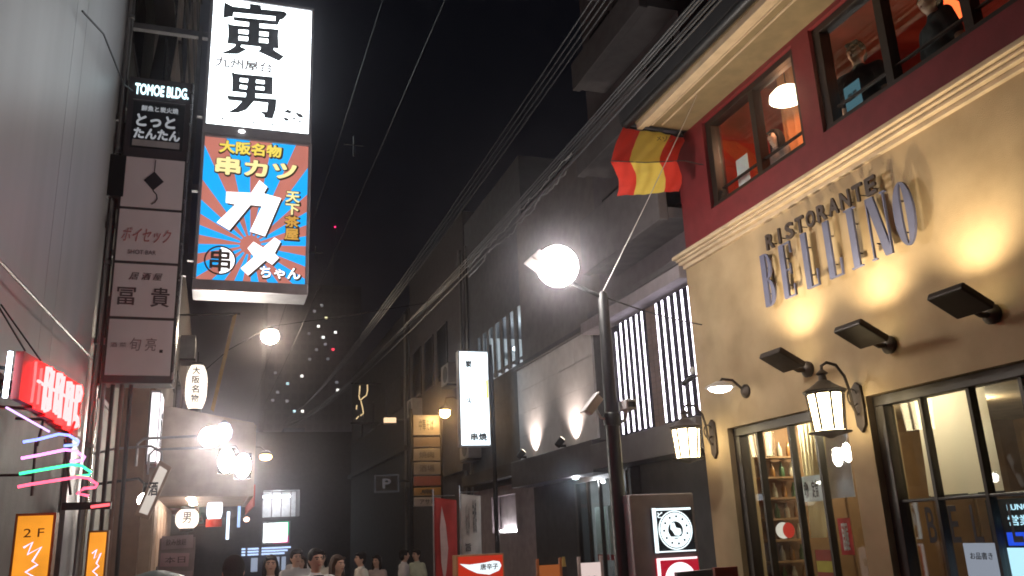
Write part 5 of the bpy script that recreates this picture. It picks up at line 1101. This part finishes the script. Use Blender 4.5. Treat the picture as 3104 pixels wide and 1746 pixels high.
def make_body(fem, step):
    sw = .165 if fem else .19; hw = .095
    arms = {}; legs = {}
    for s in (-1, 1):
        arms[s] = [(s*sw, .01, 1.355), (s*(sw+.045), .03 - s*step*.10, 1.08), (s*(sw+.05), -.07 - s*step*.22, .86)]
        legs[s] = [(s*hw, .0, .90), (s*.1, -.03 + s*step*.22, .49), (s*.1, .03 + s*step*.36, .085)]
    b = MB()
    b.ell((0, -.005, 1.59), (.076, .096, .112), 20, 14); b.ell((0, -.035, 1.535), (.055, .062, .07)); b.ell((0, -.105, 1.573), (.013, .02, .022)); b.ell((0, -.1, 1.56), (.018, .016, .012))
    for s in (-1, 1): b.ell((s*.077, .005, 1.578), (.014, .026, .034))
    for s in (-1, 1): b.ell((s*.034, -.083, 1.575), (.026, .02, .02))
    limb(b, [(0, .015, 1.36), (0, 0, 1.5)], [.06, .052])
    b.ell((0, .01, 1.22), (.155 if fem else .17, .105, .2), 20, 12); limb(b, [(-sw + .03, .01, 1.35), (sw - .03, .01, 1.35)], [.058, .058])
    b.ell((0, .01, 1.05), (.125 if fem else .145, .09, .15), 18, 12); b.ell((0, .015, .93), (.165, .11, .12), 18, 12)
    for s in (-1, 1):
        limb(b, arms[s], [.052, .042, .028]); limb(b, legs[s], [.085, .06, .042]); a = Vector(legs[s][2])
        limb(b, [a + Vector((0, .03, -.045)), a + Vector((0, -.14, -.055))], [.04, .032])
        wv = Vector(arms[s][2]); d = Vector((0, -.25, -1)).normalized()
        b.ell(wv + d*.055, (.022, .038, .05))
    body = remesh(b, .017, 'body')
    # five bent fingers on each hand, joined to the body mesh
    f = MB()
    for s in (-1, 1):
        wv = Vector(arms[s][2]); d = Vector((0, -.25, -1)).normalized(); side = Vector((0, -1, .25)).normalized(); inn = Vector((-s, 0, 0))
        for k, ln in enumerate((.066, .076, .072, .056)):
            p0 = wv + d*.085 + side*(.026 - .017*k); p1 = p0 + d*ln*.5 + inn*.006; p2 = p1 + d*ln*.42 + inn*.02
            limb(f, [p0, p1, p2], [.0088, .0082, .007])
        p0 = wv + d*.03 + side*.03; limb(f, [p0, p0 + side*.028 + d*.022, p0 + side*.034 + d*.055], [.011, .0095, .008])
    bm = bmesh.new(); bm.from_mesh(body); k0 = []
    vs = [bm.verts.new(v) for v in f.v]
    for fc in f.f:
        try: bm.faces.new([vs[i] for i in fc])
        except ValueError: pass
    bm.to_mesh(body); bm.free(); body.shade_smooth()
    c = MB(); e_ = .017
    c.ell((0, .01, 1.22), ((.155 if fem else .17) + e_, .105 + e_, .185), 20, 12); limb(c, [(-sw + .02, .01, 1.35), (sw - .02, .01, 1.35)], [.072, .072]); c.ell((0, .01, 1.03), ((.13 if fem else .15) + e_*1.5, .095 + e_*1.5, .17), 18, 12); c.ell((0, .015, .93), (.172 + e_, .118 + e_, .09), 18, 12)
    limb(c, [(0, .02, 1.36), (0, .012, 1.415)], [.078, .07])
    for s in (-1, 1):
        p = Vector(arms[s][0]); q = Vector(arms[s][1]); limb(c, [p, p.lerp(q, .75)], [.066, .062])
    shirt = remesh(c, .018, 'shirt')
    t = MB(); t.ell((0, .015, .93), (.175, .12, .10), 18, 12)
    for s in (-1, 1):
        l = [Vector(v) for v in legs[s]]; limb(t, [l[0], l[1], l[1].lerp(l[2], .9)], [.098, .075, .064])
    trousers = remesh(t, .018, 'trousers')
    sh = MB()
    for s in (-1, 1):
        a = Vector(legs[s][2]); limb(sh, [a + Vector((0, .035, -.042)), a + Vector((0, -.15, -.05))], [.048, .04]); limb(sh, [a + Vector((0, .01, .0)), a + Vector((0, .02, -.03))], [.046, .05])
    shoes = remesh(sh, .014, 'shoes')
    h = MB(); h.ell((0, .018, 1.625), (.088, .098, .095), 20, 14); h.ell((0, .045, 1.565), (.082, .066, .09)); limb(h, [(-.055, -.07, 1.668), (.0, -.082, 1.662), (.055, -.07, 1.668)], [.02, .016, .02])
    for s in (-1, 1): h.ell((s*.074, .0, 1.61), (.016, .05, .05))
    if fem:
        for s in (-1, 1): limb(h, [(s*.075, .0, 1.6), (s*.085, .0, 1.48), (s*.08, -.02, 1.36)], [.03, .032, .018])
        limb(h, [(0, .06, 1.58), (0, .075, 1.45), (0, .08, 1.34)], [.08, .07, .045])
    hair = remesh(h, .012, 'hair')
    ey = MB()
    for s in (-1, 1): ey.ell((s*.032, -.101, 1.594), (.012, .008, .007), 8, 6)
    def tomesh(mb, nm):
        me = bpy.data.meshes.new(nm); me.from_pydata(mb.v, [], mb.f); me.shade_smooth(); return me
    br = MB()
    for s in (-1, 1): limb(br, [(s*.014, -.102, 1.613), (s*.05, -.088, 1.614)], [.0055, .005])
    mo = MB().ell((0, -.098, 1.532), (.024, .009, .008), 10, 6)
    return dict(body=body, shirt=shirt, trousers=trousers, shoes=shoes, hair=hair, eyes=tomesh(ey, 'eyes'), eyebrows=tomesh(br, 'eyebrows'), mouth=tomesh(mo, 'mouth'))
KIT = {(0, 0): make_body(False, .5), (0, 1): make_body(False, -.35), (1, 0): make_body(True, .4)}
SKIN = mat('skin', (.58, .35, .25), .55, var=.05); LIP = mat('lip', (.38, .13, .11), .5); EYEM = mat('eye_dark', (.02, .015, .012), .3); SHOE = mat('shoe_black', (.03, .03, .03), .5)
HAIRM = [mat('hair_black', (.014, .011, .010), .8, bump=.5, bscale=70, spec=.15), mat('hair_brown', (.05, .027, .017), .8, bump=.5, bscale=70, spec=.15)]
def person(label, x, y, top, rz, fem, pose, shirt, trouser, hair, z=0.0, group='people walking in the street'):
    k = KIT[(1 if fem else 0, pose)]
    r = thing('person', label, 'person', (x, y, z), group)
    s = (top - z)/1.72; r.scale = (s, s, s); r.rotation_euler = (0, 0, R(rz))
    for nm, mm in (('body', SKIN), ('shirt', mat('shirt_%.2f_%.2f_%.2f' % shirt, shirt, .8, bump=.2, bscale=25)), ('trousers', mat('trousers_%.2f_%.2f_%.2f' % trouser, trouser, .8, bump=.2)), ('shoes', SHOE), ('hair', HAIRM[hair]), ('eyes', EYEM), ('eyebrows', HAIRM[hair]), ('mouth', LIP)):
        o = bpy.data.objects.new(nm, k[nm]); COL.objects.link(o); o.parent = r
        if not k[nm].materials: k[nm].materials.append(mm)
        o.material_slots[0].link = 'OBJECT'; o.material_slots[0].material = mm
    return r
JE = (.06, .07, .11); BK = (.02, .02, .022)
person('person seen from behind with dark hair and pale pink collar, nearest at left', .15, 7.1, 1.60, 178, False, 0, (.75, .62, .62), JE, 0)
person('person with long hair in a pale pink top facing the viewer', .67, 11.3, 1.55, -4, True, 0, (.80, .64, .61), JE, 0)
person('person in a grey striped shirt left of the tall man', 1.13, 13.2, 1.59, 14, False, 1, (.58, .56, .57), BK, 0)
person('person half hidden behind the grey striped shirt', 1.26, 13.9, 1.50, -10, True, 0, (.20, .13, .12), BK, 1)
jk = person('tall person in an open white shirt over a black top', 1.04, 9.7, 1.61, 18, False, 0, (.85, .85, .88), BK, 0)
vp = MB(); vp.prism([(-.055, 1.42), (.055, 1.42), (.045, 1.2), (.03, 1.0), (-.03, 1.0), (-.045, 1.2)], lambda a, b, d: (a, -.155 + d + .05*max(0, b - 1.32)/.1*1.2, b), 0, .03)
o = obj('black_top', vp, mat('black_cotton', (.015, .015, .017), .8)); o.parent = jk
person('person with wavy brown hair to the right of the white shirt', 1.40, 10.7, 1.52, 35, True, 0, (.22, .12, .10), BK, 1)
person('person in a white shirt in profile looking left, farther back', 2.28, 14.6, 1.50, -80, False, 1, (.80, .78, .73), BK, 0)
person('person with a pale top partly hidden behind the white shirt in profile', 2.72, 15.6, 1.42, -40, True, 0, (.45, .36, .34), BK, 0)
person('person in a white shirt looking down, left of the pair by the banners', 3.35, 16.3, 1.49, 95, False, 0, (.82, .80, .82), BK, 0)
person('person in a pale green shirt, right of the pair by the banners', 3.78, 17.2, 1.47, -60, False, 1, (.60, .66, .52), BK, 0)
person('person in a cream top far back between the two groups', 1.75, 15.5, 1.53, 8, True, 0, (.75, .68, .58), BK, 0)
person('person in a light grey shirt far back, left of the cream top', 1.5, 17.0, 1.58, -15, False, 1, (.6, .6, .63), BK, 0)
person('dark figure standing in the nearer upstairs window, left of two', 5.5, 5.62, 6.0, -70, False, 0, BK, BK, 0, z=4.35, group='people upstairs')
person('dark figure in the nearer upstairs window, right of two', 5.5, 4.72, 5.95, -110, False, 1, BK, BK, 0, z=4.35, group='people upstairs')
person('person standing in the far upstairs window beside the white lamp', 5.5, 6.95, 5.74, -90, True, 0, (.25, .18, .17), BK, 0, z=4.35, group='people upstairs')

# ================================================================== night haze, added to give the lamps a lens-like bloom
if HAZE > 0:
    hz = obj('haze', bx(-40, 60, -30, 160, -1.3, 60), MATS.setdefault('haze_volume', bpy.data.materials.new('haze_volume')))
    hz['kind'] = 'stuff'; hz['label'] = 'thin night haze over the street, added so the lamps bloom'
    hm = MATS['haze_volume']; hm.use_nodes = True; n = hm.node_tree.nodes
    n.remove(n['Principled BSDF'])
    v = n.new('ShaderNodeVolumePrincipled'); v.inputs['Color'].default_value = (.95, .90, 1.0, 1); v.inputs['Density'].default_value = HAZE; v.inputs['Anisotropy'].default_value = 0.958
    hm.node_tree.links.new(v.outputs['Volume'], n['Material Output'].inputs['Volume'])
